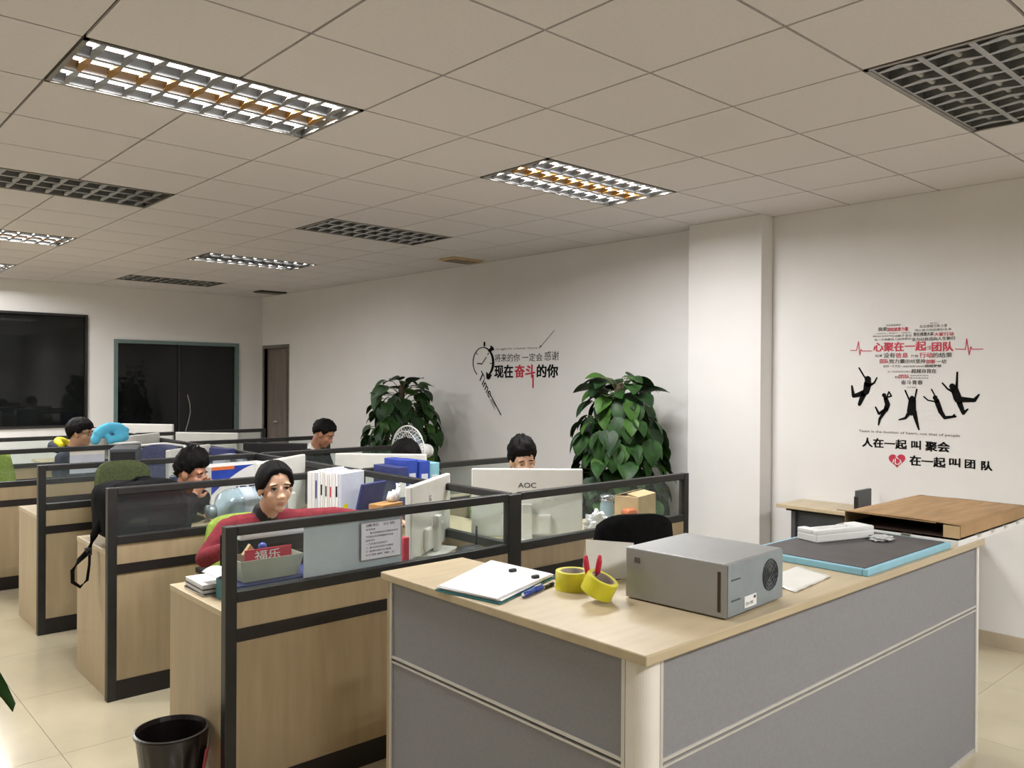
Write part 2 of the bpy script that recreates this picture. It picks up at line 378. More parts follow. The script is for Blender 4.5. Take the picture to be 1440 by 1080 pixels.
def fixture(key, state):
    x0 = GX+2.4*key[0]; y0 = GY-.6+2.4*key[1]; 
    if y0 < YN or x0 < XL: return
    t = thing('ceiling_light', NAMES.get(key, 'grille ceiling light outside the photo, over the aisle'), 'ceiling light', (x0+.6, y0+.3, CEIL), 0, 'louvred ceiling lights')
    warm = state == 1
    hw, hd = .597, .297
    MB().box(-hw, hw, -hd, -hd+.018, -.004, .004).box(-hw, hw, hd-.018, hd, -.004, .004).box(-hw, -hw+.018, -hd, hd, -.004, .004).box(hw-.018, hw, -hd, hd, -.004, .004).build('frame', 'dull_alu', t)
    q = 'louvre'
    MB().box(-hw, hw, -hd, hd, .105, .112).box(-hw, -hw+.004, -hd, hd, .004, .105).box(hw-.004, hw, -hd, hd, .004, .105).box(-hw, hw, -hd, -hd+.004, .004, .105).box(-hw, hw, hd-.004, hd, .004, .105).build('reflector', 'housing', t)
    for k in (-1, 0, 1): MB().sheet(lambda u, v: (-.575+1.15*u, k*.187+.085*(2*v-1), .082+.018*(1-(2*v-1)**2)), 1, 6).build('trough', ('louvre_film' if k == 0 and warm else q), t, True)
    for k in (-1.5, -.5, .5, 1.5):
        y = k*.187
        MB().add([(x, y+dy, z) for x in (-.575, .575) for dy, z in ((-.012, 0), (.012, 0), (.003, .046), (-.003, .046))],
                 [(0, 1, 2, 3), (7, 6, 5, 4), (0, 4, 5, 1), (1, 5, 6, 2), (2, 6, 7, 3), (3, 7, 4, 0)]).build('long_louvre', q, t)
    for k in (-1, 0, 1):
        y = k*.187; mid = k == 0 and warm
        for c in range(10): inst('cross_louvre', cross['louvre_film' if mid else q], t, (-.52+c*.1155, y, 0))
        tm = 'tube_on' if state == 1 or (state == 2 and k != 0) else 'lamp_off'
        MB().tube([(-.56, y, .026), (.56, y, .026)], .011, 10).build('lamp_tube', tm, t, True)
        if tm == 'tube_on':
            l = bpy.data.lights.new('tube_light', 'AREA'); l.shape = 'RECTANGLE'; l.size = 1.10; l.size_y = .024
            l.energy = TUBE_W*(.35 if state == 2 else 1); l.color = TUBE_C
            lo = bpy.data.objects.new('tube_light', l); C.objects.link(lo); lo.parent = t; lo.location = (0, y, .0125)
for k, s in LIGHTS.items(): fixture(k, s)
# ceiling vents
for (px, py, lab) in ((655, 366, 'small beige ceiling vent above the plants'), (390, 411, 'small dark ceiling vent in the far corner')):
    c = on(px, py, 2, CEIL); t = thing('ceiling_vent', lab, 'vent', (min(c.x, 5.35), c.y, CEIL))
    MB().box(-.2, .2, -.12, .12, -.02, -.001).build('vent_plate', 'cardlight' if px > 500 else 'rail', t, bevel=.004)
    for k in range(4): B(-.17, .17, -.09+k*.055, -.075+k*.055, -.026, -.02).build('slat', 'dull_alu', t)

# ------------------------------------------------------------ wall decals (flat stickers on the wall)
def wp(px, py): return on(px, py, 0, XR-.0006)
def wtext(name, body, px0, px1, pyc, h, m, par, bold=0):
    a = wp(px0, pyc+h/2); b = wp(px1, pyc+h/2); c = wp((px0+px1)/2, pyc-h/2); d = wp((px0+px1)/2, pyc+h/2)
    b.z = a.z
    off = (wp((px0+px1)/2, pyc).z)-((c.z-d.z)/2)-a.z
    a.z += off; b.z += off
    return text_fit(name, body, m, par, a, b-a, Vector((0, 0, c.z-d.z)), bold)
def stroke(mb, pts, wd, th=.0015):
    """a flat band of sticker film along wall points; wd in pixels"""
    ws = wd if isinstance(wd, (list, tuple)) else [wd]*len(pts)
    at = lambda x, y, e: wp(x, y)+Vector((-th-e, 0, 0))
    for i in range(len(pts)-1):
        (ax, ay), (bx, by) = pts[i], pts[i+1]; L = max(1e-6, math.hypot(bx-ax, by-ay)); nx, ny = -(by-ay)/L/2, (bx-ax)/L/2; e = .0001*(i % 9)
        mb.add([at(ax+nx*ws[i], ay+ny*ws[i], e), at(bx+nx*ws[i+1], by+ny*ws[i+1], e), at(bx-nx*ws[i+1], by-ny*ws[i+1], e), at(ax-nx*ws[i], ay-ny*ws[i], e)], [(0, 1, 2, 3)])
    for i, (x, y) in enumerate(pts): mb.add([at(x+ws[i]/2*math.cos(q*PI/4), y+ws[i]/2*math.sin(q*PI/4), .00005*(i % 9)) for q in range(8)], [tuple(range(8))])
def disc(mb, px, py, r):
    mb.add([wp(px+r*math.cos(q*PI/6), py+r*math.sin(q*PI/6))+Vector((-.0021, 0, 0)) for q in range(12)], [tuple(range(12))])
c = wp(1290, 560)
dec = thing('wall_sticker', 'heart-shaped word cloud sticker with jumping silhouettes on the white wall', 'wall sticker', (XR, c.y, c.z))
s6 = lambda x, y: (1180+x/6.545, 440+y/6.545)
def ht(body, x0, x1, y, h, m, bold=0):
    a = s6(x0, y); b = s6(x1, y); wtext('lettering', body, a[0], b[0], a[1], h/6.545, m, dec, bold)
K, R_ = 'greyink', 'decalheart'
for a in [('不怕困难勇往', 430, 570, 113, 18, K), ('努力', 835, 905, 95, 12, K), ('众志成城力争上游', 740, 995, 120, 28, K), ('我爱', 360, 440, 150, 34, K, .025),
          ('团结就是力量', 445, 635, 150, 34, R_, .025), ('同心协力共创美好未来', 700, 1035, 155, 22, K), ('一起努力一起奋斗一起成长', 325, 660, 186, 12, K), ('责任感重大家', 685, 870, 195, 34, K, .025),
          ('大家行动', 875, 1055, 195, 34, R_, .025), ('相信自己相信伙伴', 310, 480, 214, 16, K), ('行动胜于言论', 480, 670, 210, 24, K), ('每一天都要努力做得更好', 325, 665, 243, 20, K), ('全力以赴迈向人生新行', 670, 1070, 238, 32, K, .025),
          ('心聚在一起', 318, 800, 310, 85, R_, .04), ('力量', 808, 845, 320, 36, R_), ('团队', 855, 1050, 310, 85, R_, .04),
          ('如果', 330, 400, 395, 26, K), ('没有', 410, 515, 390, 46, K, .02), ('信息', 520, 635, 390, 46, R_, .02), ('只有', 660, 730, 397, 26, K), ('行动', 740, 860, 388, 48, R_, .02), ('的结果', 865, 1040, 388, 46, K, .02),
          ('团队', 375, 455, 445, 40, R_, .025), ('努力量', 460, 605, 445, 38, K, .025), ('团结', 608, 700, 445, 34, K), ('坚持', 705, 795, 445, 38, K, .025), ('创新', 800, 888, 447, 38, R_, .025), ('一切', 900, 985, 448, 36, K, .025),
          ('在同一片天空', 405, 565, 490, 24, K), ('一起面对困难与挑战的', 570, 785, 492, 16, K), ('超越梦想', 790, 940, 488, 26, K, .025), ('为了共同的目标我们', 445, 660, 541, 16, K), ('超越自我在', 665, 895, 535, 38, K, .025),
          ('和', 512, 545, 592, 22, K), ('团队', 550, 650, 585, 36, R_, .025), ('共同进步成长', 655, 825, 577, 14, K), ('携手并肩向前走', 655, 825, 600, 14, K), ('奋斗青春', 570, 770, 640, 40, K, .02), ('永不言弃', 625, 710, 685, 13, K)]:
    ht(*a)
mb = MB(); stroke(mb, [s6(*p) for p in [(105, 345), (160, 345), (180, 264), (190, 390), (203, 336), (215, 352), (300, 350)]], 1.0)
stroke(mb, [s6(*p) for p in [(1070, 333), (1163, 335), (1175, 238), (1198, 388), (1212, 312), (1228, 335), (1325, 333)]], 1.2); mb.build('pulse_line', R_, dec, w=True)
s8 = lambda x, y: (1180+x/4.32, 430+y/4.32)
F = [[([(122, 378), (150, 425), (172, 455)], 9), ([(175, 470), (165, 520)], [38, 32]), ([(188, 485), (215, 466), (230, 437)], [12, 9, 7]), ([(165, 522), (120, 540), (88, 548), (78, 487)], [30, 24, 18, 9]), ([(150, 535), (124, 598)], [28, 18])],
     [([(288, 560), (303, 522), (318, 548), (292, 556)], 8), ([(282, 560), (295, 600), (284, 632)], [20, 26, 24]), ([(284, 630), (247, 688), (240, 724)], [20, 14, 7]), ([(280, 632), (242, 656), (222, 616)], [18, 12, 8])],
     [([(402, 515), (428, 575)], 9), ([(472, 508), (460, 570)], 9), ([(445, 572), (440, 640)], [36, 46]), ([(432, 640), (404, 682), (365, 692)], [24, 13, 7]), ([(455, 640), (470, 700), (485, 752)], [26, 17, 8])],
     [([(562, 508), (592, 565)], 8), ([(515, 552), (540, 574), (582, 582)], 8), ([(592, 575), (618, 645)], [26, 24]), ([(615, 640), (642, 680), (708, 672)], [24, 17, 10]), ([(640, 680), (690, 672), (700, 662)], 9)],
     [([(718, 405), (714, 500)], [9, 14]), ([(628, 470), (660, 506), (694, 522)], [8, 9, 16]), ([(700, 505), (722, 565)], [38, 42]), ([(722, 568), (822, 574), (850, 540)], [30, 20, 9]), ([(728, 580), (755, 652), (782, 628)], [30, 19, 8])]]
H = [(175, 446, 20), (274, 543, 13), (444, 560, 14), (584, 558, 15), (688, 490, 19)]
for st, h in zip(F, H):
    mb = MB()
    for pts, wd in st:
        stroke(mb, [s8(*p) for p in pts], [q/4.32*1.22 for q in wd] if isinstance(wd, list) else wd/4.32*1.1, .0015)
    x, y = s8(h[0], h[1]); disc(mb, x, y, h[2]/4.32)
    mb.build('jumping_silhouette', 'ink', dec, w=True)
def h8(body, x0, x1, y, h, m, bold=.02, nm='lettering'):
    a = s8(x0, y); b = s8(x1, y); wtext(nm, body, a[0], b[0], a[1], h/4.32, m, dec, bold)
h8('Team is the bustion of heart, not that of people', 120, 735, 776, 20, 'greyink', 0)
h8('人在一起', 142, 410, 836, 56, 'ink', .045); h8('叫', 440, 495, 846, 52, 'ink', .045); h8('聚会', 525, 670, 856, 60, 'ink', .045)
h8('在一起', 430, 645, 946, 60, 'ink', .045); h8('叫', 670, 735, 952, 52, 'ink', .045); h8('团', 765, 825, 962, 52, 'ink', .045); h8('队', 865, 930, 972, 56, 'ink', .045)
mb = MB(); pts = []
for q in range(28):
    t = 2*PI*q/28; x = 16*math.sin(t)**3; y = 13*math.cos(t)-5*math.cos(2*t)-2*math.cos(3*t)-math.cos(4*t)
    pts.append(wp(*s8(352+x*3.2, 937-y*2.9))+Vector((-.001, 0, 0)))
mb.add(pts, [tuple(range(28))]); mb.build('heart', 'decalheart', dec, w=True)
o = wtext('lettering', '心', *[s8(325, 0)[0], s8(380, 0)[0]], s8(0, 940)[1], 48/4.32, 'paper', dec, .02)
for v in o.data.vertices: v.co.x -= .0012
# clock sticker
c = wp(720, 530)
dec = thing('wall_sticker', 'stopwatch and Chinese motto sticker on the white wall between the plants', 'wall sticker', (XR, c.y, c.z))
s7 = lambda x, y: (640+x/7.2, 450+y/7.2)
mb = MB(); ring = [(285+102*math.cos(math.radians(t)), 430-152*math.sin(math.radians(t))) for t in range(-65, 241, 9)]
wds = [(11+20*max(0, math.cos(math.radians(t+5))))/7.2*.8 for t in range(-65, 241, 9)]
stroke(mb, [s7(*p) for p in ring], wds)
stroke(mb, [s7(298, 228), s7(298, 262)], 2.6); stroke(mb, [s7(352, 312), s7(375, 285)], [4.5, 4.5]); stroke(mb, [s7(365, 268), s7(388, 300)], 2.6)
stroke(mb, [s7(228, 440), s7(272, 445)], 1.6); stroke(mb, [s7(272, 445), s7(316, 378)], 1.1)
stroke(mb, [s7(330, 350), s7(342, 335)], 1.2); stroke(mb, [s7(355, 440), s7(372, 440)], 1.2); stroke(mb, [s7(215, 335), s7(228, 350)], 1.0)
stroke(mb, [s7(318, 528), s7(338, 580), s7(362, 560)], [1, 6.5, 3]); mb.build('stopwatch', 'ink', dec, w=True)
mb = MB(); stroke(mb, [s7(362, 765), s7(465, 960)], 1.3)
for k in range(3): stroke(mb, [s7(352+k*10, 800+k*2), s7(404+k*10-6*k, 912-k*20)], .45)
mb.build('pointer', 'ink', dec, w=True)
a = wp(*s7(236, 585)); b = wp(*s7(345, 795)); c = wp(*s7(268, 512))
text_fit('lettering', 'Time', 'ink', dec, a, b-a, c-a, .02)
def h7(body, x0, x1, y, h, m, bold=0):
    a = s7(x0, y); b = s7(x1, y); wtext('lettering', body, a[0], b[0], a[1], h/7.2, m, dec, bold)
h7('struggle for a better future', 408, 832, 290, 26, 'greyink'); h7('将来的你', 402, 655, 382, 82, 'ink', .0); h7('一定会', 680, 885, 378, 80, 'ink', .0); h7('感谢', 905, 1050, 362, 92, 'ink', .0)
h7('现在', 400, 585, 520, 128, 'ink', .045); h7('奋斗', 605, 808, 518, 128, 'red', .045); h7('的你', 830, 1040, 516, 130, 'ink', .045)
mb = MB(); stroke(mb, [s7(790, 560), s7(790, 682)], 2.2); mb.build('long_stroke', 'red', dec, w=True)
mb = MB(); stroke(mb, [s7(1005, 105), s7(862, 275)], .8); stroke(mb, [s7(870, 262), s7(850, 288)], [2.2, .6]); mb.build('arrow', 'greyink', dec, w=True)
# ------------------------------------------------------------ cubicle partitions and desks
YP = [3.01+1.435*i for i in range(5)]
ROWN = ['nearest', 'second', 'third', 'fourth', 'fifth and farthest']
for i, Y in enumerate(YP):
    t = thing('desk_partition', f'{ROWN[i]} row of black-framed beech and glass partition across both desk columns', 'partition', (2.72, Y, 0), 0, 'desk partitions')
    xs = [(1.27, 1.315), (2.69, 2.775), (4.12, 4.165)]
    if i == 4: xs.append((3.24, 3.275))
    for a, b in xs: B(a, b, Y-.022, Y+.022, 0, 1.08 if b-a < .05 else 1.075).build('post', 'rail', t, bevel=.004, w=True)
    for a, b in ((1.315, 2.69), (2.775, 4.12)):
        B(a, b, Y-.021, Y+.021, 1.042, 1.08).build('top_rail', 'rail', t, bevel=.005, w=True)
        B(a, b, Y-.021, Y+.021, .79, .832).build('middle_rail', 'rail', t, bevel=.003, w=True)
        B(a, b, Y-.003, Y+.003, .832, 1.042).build('glass_pane', 'glass', t, w=True)
        B(a, b, Y-.016, Y+.016, .69, .79).build('upper_panel', 'wood', t, w=True)
        B(a, b, Y-.019, Y+.019, .64, .69).build('cable_strip', 'kick', t, w=True)
        B(a, b, Y-.016, Y+.016, .10, .64).build('lower_panel', 'wood', t, w=True)
        B(a, b, Y-.019, Y+.019, 0, .10).build('kick_plate', 'kick', t, w=True)
    # spine partition behind this row
    y0, y1 = Y+.023, (YP[i+1]-.023 if i < 4 else Y+1.4)
    t = thing('spine_partition', f'lengthwise partition behind the {ROWN[i]} cross partition, between left and right desks', 'partition', (2.735, (y0+y1)/2, 0), 0, 'spine partitions')
    B(2.715, 2.755, y0, y1, 1.042, 1.078).build('top_rail', 'rail', t, bevel=.004, w=True)
    B(2.715, 2.755, y0, y1, .79, .832).build('middle_rail', 'rail', t, w=True)
    if i == 0: B(2.732, 2.738, y0, y1, .832, 1.042).build('glass_pane', 'glass', t, w=True)
    else: B(2.725, 2.745, y0, y1, .832, 1.042).build('screen_panel', 'screen_grey', t, w=True)
    B(2.72, 2.75, y0, y1, 0, .79).build('lower_panel', 'wood', t, w=True)
    # L-shaped desks
    for sd in (0, 1):
        nm = 'left' if sd == 0 else 'right'
        y0 = Y+.024; yw = y0+.575; ye = y0+1.36; mir = (lambda x: x) if sd == 0 else (lambda x: 5.47-x)
        t = thing('corner_desk', f'L-shaped beech desk in the {nm} cell behind the {ROWN[i]} partition', 'desk', (mir(2.1), y0+.4, 0), 0, 'L-shaped office desks')
        poly = [(1.285, y0), (2.708, y0), (2.708, ye), (2.13, ye), (2.13, yw+.18), (1.95, yw), (1.285, yw)]
        poly = [(mir(x), y) for x, y in poly]
        if sd: poly = poly[::-1]
        MB().prism(poly, .725, .75).build('desktop', 'wood_top', t, bevel=.003, w=True)
        a, b = sorted((mir(1.287), mir(1.312))); B(a, b, y0+.002, yw-.006, 0, .725).build('end_panel', 'wood', t, w=True)
        a, b = sorted((mir(2.16), mir(2.66))); B(a, b, ye-.03, ye-.005, 0, .725).build('back_panel', 'wood', t, w=True)
        a, b = sorted((mir(1.32), mir(1.72))); u = B(a, b, y0+.03, yw-.05, .02, .60).build('drawer_unit', 'wood', t, w=True)
        for k in range(3):
            d = B(a+.005, b-.005, yw-.05, yw-.032, .03+k*.19, .21+k*.19).build('drawer', 'wood', t, w=True, bevel=.002)
            B((a+b)/2-.05, (a+b)/2+.05, yw-.032, yw-.022, .14+k*.19, .15+k*.19).build('handle', 'alu', d, w=False).location = -t.location
# ------------------------------------------------------------ monitors
def monitor(loc, rz, label, m='offwhite', w_=.61, h=.36, zc=.95, logo=None, base=.75, grp='desktop monitors'):
    t = thing('monitor', label, 'monitor', (loc[0], loc[1], base), rz, grp); z0, z1 = zc-h/2-base, zc+h/2-base
    MB().box(-w_/2, w_/2, -.022, .012, z0, z1).build('back_shell', m, t, bevel=.008, seg=3)
    MB().box(-w_*.22, w_*.22, -.045, -.02, z0+.015, z0+.13).build('rear_bulge', m, t, bevel=.015, seg=3)
    B(-w_/2+.012, w_/2-.012, .012, .014, z0+.03, z1-.012).build('screen', 'navy', t)
    MB().box(-.03, .03, -.065, -.035, .012, (z0+z1)/2).build('stand_neck', m, t, bevel=.006)
    MB().box(-.13, .13, -.12, .08, .001, .014).build('stand_foot', m, t, bevel=.006)
    if logo:
        lg = text_fit('logo', logo, 'greyink', None, (-.05, -.0225, z1-.105), (.10 if len(logo) > 1 else .03, 0, 0), (0, 0, .028), .02, .0008); lg.parent = t
    return t
monitor((3.15, 3.35), -PI/4+.06, 'white monitor with AOC lettering, man behind it, in the nearest right cell', w_=.62, h=.38, zc=.955, logo='AOC')
monitor((2.52, 3.42), .60, 'white monitor seen edge-on in the nearest left cell, beside the router', zc=.945, h=.36, logo='G')
monitor((3.12, 4.78), -PI/4, 'white monitor behind the blue box files, second right cell', w_=.63, logo='AOC')
monitor((2.44, 4.90), .62, 'white monitor half hidden behind the head of the woman in red')
monitor((3.05, 6.22), -PI/4, 'black monitor in front of the man in a black jacket', 'black', .52, .34)
monitor((2.48, 7.72), .70, 'pale monitor partly covered by the blue neck pillow', w_=.58)
monitor((3.07, 7.66), -PI/4-.05, 'white monitor in the fourth right cell, before the teal window frame')
monitor((3.04, 9.22), -PI/4-.1, 'tallest white monitor in the last row, against the dark glass', zc=.965)
monitor((2.44, 9.20), .7, 'white monitor in the last left cell, below the dark window', zc=.93)
monitor((2.40, 6.35), .7, 'pale monitor in the third left cell, behind the mesh chair', zc=.93)

# ------------------------------------------------------------ chairs
def chair(loc, rz, label, m, top=1.02, frame='black', bw=.46, arms=True):
    t = thing('office_chair', label, 'chair', (loc[0], loc[1], 0), rz, 'office chairs')
    def seat(u, v):
        x = (u-.5)*.48; y = (v-.5)*.46; return (x*(1-.12*abs(v-.5)), y, .455-.02*math.cos(x*5)*math.cos(y*4)+.01*v)
    MB().sheet(seat, 8, 8).build('seat', 'blackcloth' if m != 'green_mesh' else 'green_mesh', t, True, sol=.05, bevel=0)
    def back(u, v):
        a = (u-.5)*2; x = a*bw/2*(1-.18*max(0, v-.6)/.4-.10*(1-v)); return (x, -.27-.05*v+.055*a*a, .56+(top-.56)*(v-.10*a**4*(v > .5)*v))
    MB().sheet(back, 12, 10).build('backrest', m, t, True, sol=.022)
    MB().tube([(0, -.24, .40), (0, -.31, .50), (0, -.325, .75)], .022).build('back_bracket', frame, t, True)
    MB().tube([(0, 0, .10), (0, 0, .42)], .028, 12).build('column', 'dull_alu', t, True)
    for k in range(5):
        a = 2*PI*k/5+.3; c, s = math.cos(a), math.sin(a)
        lg = MB().tube([(.03*c, .03*s, .10), (.28*c, .28*s, .075)], [.025, .016]).build('base_leg', frame, t, True)
        MB().tube([(.28*c-.02*s, .28*s+.02*c, .028), (.28*c+.02*s, .28*s-.02*c, .028)], .027, 12).build('caster', 'black', lg, True)
    if arms:
        for sx in (-1, 1):
            MB().tube([(sx*.23, -.05, .44), (sx*.28, -.04, .50), (sx*.28, -.02, .66)], .014).box(sx*.28-.03, sx*.28+.03, -.13, .12, .655, .68).build('armrest', frame, t, True)
    return t
chair((2.95, 2.55), -.50, 'black office chair between the counter and the nearest partition', 'blackcloth', 1.06, bw=.42, arms=False)
chair((1.92, 4.03), PI+.0, 'bright green office chair behind the woman in red', 'green_mesh', .90)
chair((1.80, 5.38), PI+.35, 'dark olive office chair behind the black backpack', 'olive_mesh', 1.10)
ch = chair((2.15, 6.62), 2.35, 'empty chair with dark blue mesh back and white rim', 'blue_mesh', 1.10, 'white', .42)
mb = MB()
for s in (-1, 1): mb.tube([(s*.20, -.262, .60), (s*.215, -.285, .80), (s*.21, -.30, 1.0), (s*.185, -.32, 1.09)], .013)
mb.tube([(-.185, -.325, 1.09), (0, -.345, 1.105), (.185, -.325, 1.09)], .010); mb.build('backrest_rim', 'white', ch, True)
chair((1.62, 7.98), PI+.75, 'lime green office chair behind the youth in the yellow-hooded jacket', 'green_mesh', 1.0)
chair((3.64, 4.08), PI-.6, 'green office chair behind the man at the AOC monitor', 'green_mesh', .98)
chair((3.50, 5.32), PI+.2, 'dark chair of the person hidden behind the second right monitor', 'olive_mesh', .96)
chair((3.66, 6.86), PI+.3, 'dark chair of the man in a black jacket', 'olive_mesh', .95)
gc = chair((3.10, 4.02), 1.1, 'lime green chair by the lengthwise partition in the nearest right cell', 'green_mesh', 1.04, bw=.40, arms=False)

# ------------------------------------------------------------ people
EC, EJ = (Vector((0, -.012, .03)), Vector((.073, .092, .085))), (Vector((0, .016, -.035)), Vector((.056, .068, .078)))
def head_r(d):
    best = 0
    for c, r in (EC, EJ):
        a = sum((d[i]/r[i])**2 for i in range(3)); b = -2*sum(d[i]*c[i]/r[i]**2 for i in range(3)); q = sum((c[i]/r[i])**2 for i in range(3))-1
        best = max(best, (-b+math.sqrt(max(0, b*b-4*a*q)))/(2*a))
    return best
def person(label, loc, rz, lean, arms, top, skin='skin', hair='short', yaw=0, pitch=0, roll=0, neck_fwd=.0, vox=.0075, collar=None, seat=.46, sh=.19):
    t = thing('person', label, 'person', (loc[0], loc[1], 0), rz)
    l = math.radians(lean); s = Vector((0, math.sin(l), math.cos(l))); pel = Vector((0, 0, seat+.105))
    pr = []   # primitives: (kind, a, b/r, ra, rb, label, M)
    cap = lambda a, b, ra, rb, lb: pr.append(('c', Vector(a), Vector(b), ra, rb, lb))
    ell = lambda c, r, lb, M=None: pr.append(('e', Vector(c), Vector(r), M or Matrix.Identity(3), None, lb))
    ell(pel, (.17, .13, .12), 2)
    ML = Matrix.Rotation(-l, 3, 'X')
    ell(pel+s*.15, (.145, .11, .16), 1, ML); ell(pel+s*.31, (.168, .118, .17), 1, ML); cap(pel+s*.42+Vector((-sh+.04, 0, 0)), pel+s*.42+Vector((sh-.04, 0, 0)), .06, .06, 1)
    cap(pel+s*.40, pel+s*.47, .09, .06, 1)
    hc = pel+s*.568+Vector((0, .025+neck_fwd, .052))
    MH = Matrix.Rotation(yaw, 3, 'Z') @ Matrix.Rotation(-pitch, 3, 'X') @ Matrix.Rotation(roll, 3, 'Y')
    H_ = lambda x, y, z: hc+MH @ Vector((x, y, z))
    cap(pel+s*.44, H_(0, -.025, -.05), .053, .050, 0)
    if collar: cap(pel+s*.462, pel+s*.492, .064, .060, 5)
    for sx in (-1, 1):
        k, a = (sx*.13, .42, seat+.07), (sx*.13, .40, .09)
        cap((sx*.09, 0, seat+.08), k, .085, .062, 2); cap(k, a, .058, .04, 2); cap((sx*.13, .38, .045), (sx*.14, .56, .038), .043, .032, 3)
        S = pel+s*.415+Vector((sx*sh, 0, 0)); E_, W_ = [Vector(q) for q in arms[sx]][:2]
        cap(S, E_, .056, .044, 1); cap(E_, E_+(W_-E_)*.93, .044, .032, 1); cap(E_+(W_-E_)*.9, W_, .026, .026, 0)
        d = (W_-E_).normalized(); up = Vector(arms[sx][2]) if len(arms[sx]) > 2 else Vector((0, 0, 1)); side = d.cross(up).normalized(); up = side.cross(d)
        MM = Matrix((side, d, up)).transposed(); pc = W_+d*.05; ell(pc, (.040, .052, .017), 0, MM)
        for q, (ox, ln, an) in enumerate(((-.030, .058, .12), (-.010, .072, .04), (.011, .068, -.04), (.031, .052, -.12))):
            p0 = pc+side*ox*.9+d*.035; p1 = p0+d*ln*.55+side*ox*.35-up*.012; p2 = p1+(d*.6-up*.8).normalized()*ln*.5
            cap(p0, p1, .0105, .0095, 0); cap(p1, p2, .0095, .008, 0)
        th = pc-side*sx*.034-d*.02; cap(th, th-side*sx*.028+d*.03-up*.006, .013, .011, 0); cap(th-side*sx*.028+d*.03-up*.006, th-side*sx*.03+d*.06-up*.012, .011, .009, 0)
    for c, r, lb in ((EC[0], EC[1], 0), (EJ[0], EJ[1], 0), ((0, .053, -.094), (.026, .024, .020), 0), ((0, .090, -.034), (.0145, .017, .013), 0), ((0, .081, -.012), (.009, .013, .028), 0),
                     ((-.03, .068, .021), (.026, .012, .009), 0), ((.03, .068, .021), (.026, .012, .009), 0), ((-.034, .052, -.030), (.024, .022, .026), 0), ((.034, .052, -.030), (.024, .022, .026), 0),
                     ((-.013, .086, -.040), (.008, .009, .007), 0), ((.013, .086, -.040), (.008, .009, .007), 0),
                     ((0, .076, -.065), (.020, .011, .0042), 4), ((0, .0745, -.0725), (.016, .011, .005), 4), ((-.075, -.004, -.008), (.011, .020, .032), 0), ((.075, -.004, -.008), (.011, .020, .032), 0)):
        ell(H_(*c), r, lb, MH)
    mb = MB()
    for p in pr:
        if p[0] == 'e': mb.ell(p[1], p[2], p[3], 20)
        else:
            d = (p[2]-p[1]); L = max(d.length, 1e-4); u = d/L; pts, rs = [], []
            for k in range(5): a = -PI/2+PI/2*k/4*.97+.03; pts.append(p[1]+u*p[3]*math.sin(a)); rs.append(p[3]*math.cos(a))
            for k in range(5): a = PI/2*k/4*.97; pts.append(p[2]+u*p[4]*math.sin(a)); rs.append(p[4]*math.cos(a))
            mb.tube(pts, rs, 14)
    me = mb.mesh('raw', 'skin'); tmp = bpy.data.objects.new('raw', me); C.objects.link(tmp)
    md = tmp.modifiers.new('r', 'REMESH'); md.mode = 'VOXEL'; md.voxel_size = vox; md.use_smooth_shade = True
    m2 = tmp.modifiers.new('s', 'SMOOTH'); m2.factor = .5; m2.iterations = 3
    bpy.context.view_layer.update(); out = bpy.data.meshes.new_from_object(tmp.evaluated_get(bpy.context.evaluated_depsgraph_get()))
    bpy.data.objects.remove(tmp); out.materials.clear()
    for m in (skin, top, 'trousers', 'black', 'lips', collar or top): out.materials.append(MT[m])
    n = len(out.polygons); co = np.zeros(n*3); out.polygons.foreach_get('center', co); co = co.reshape(-1, 3)
    D = []
    for p in pr:
        if p[0] == 'e':
            q = (co-np.array(p[1])) @ np.array(p[3]); r = np.array(p[2]); D.append((np.linalg.norm(q/r, axis=1)-1)*min(r))
        else:
            a, b = np.array(p[1]), np.array(p[2]); ab = b-a; tt = np.clip(((co-a) @ ab)/max(1e-9, ab @ ab), 0, 1)
            D.append(np.linalg.norm(co-a-tt[:, None]*ab, axis=1)-(p[3]+(p[4]-p[3])*tt))
    lb = np.array([p[5] for p in pr])[np.argmin(np.array(D), axis=0)].astype(np.int32)
    out.polygons.foreach_set('material_index', lb); out.polygons.foreach_set('use_smooth', [True]*n); out.name = 'body'
    o = bpy.data.objects.new('body', out); C.objects.link(o); o.parent = t
    # face parts
    for sx in (-1, 1):
        e = MB().ell(H_(sx*.031, .0655, .001), (.0130, .0095, .0044), MH, 12).build('eye', 'eyewhite', t, True)
        MB().ell(H_(sx*.031, .0725, .001), (.0052, .0035, .0040), MH, 8).build('iris', 'ink', e, True)
        MB().ell(H_(sx*.032, .0775, .0225), (.019, .0065, .0032), MH @ Matrix.Rotation(sx*.12, 3, 'Y'), 10).build('eyebrow', 'hair', t, True)
        MB().ell(H_(sx*.031, .0708, .0058), (.0165, .007, .0030), MH, 10).build('eyelid', 'hair' if hair == 'woman' else skin, t, True)
    # hair
    nu, nv = 56, 34; vs = []
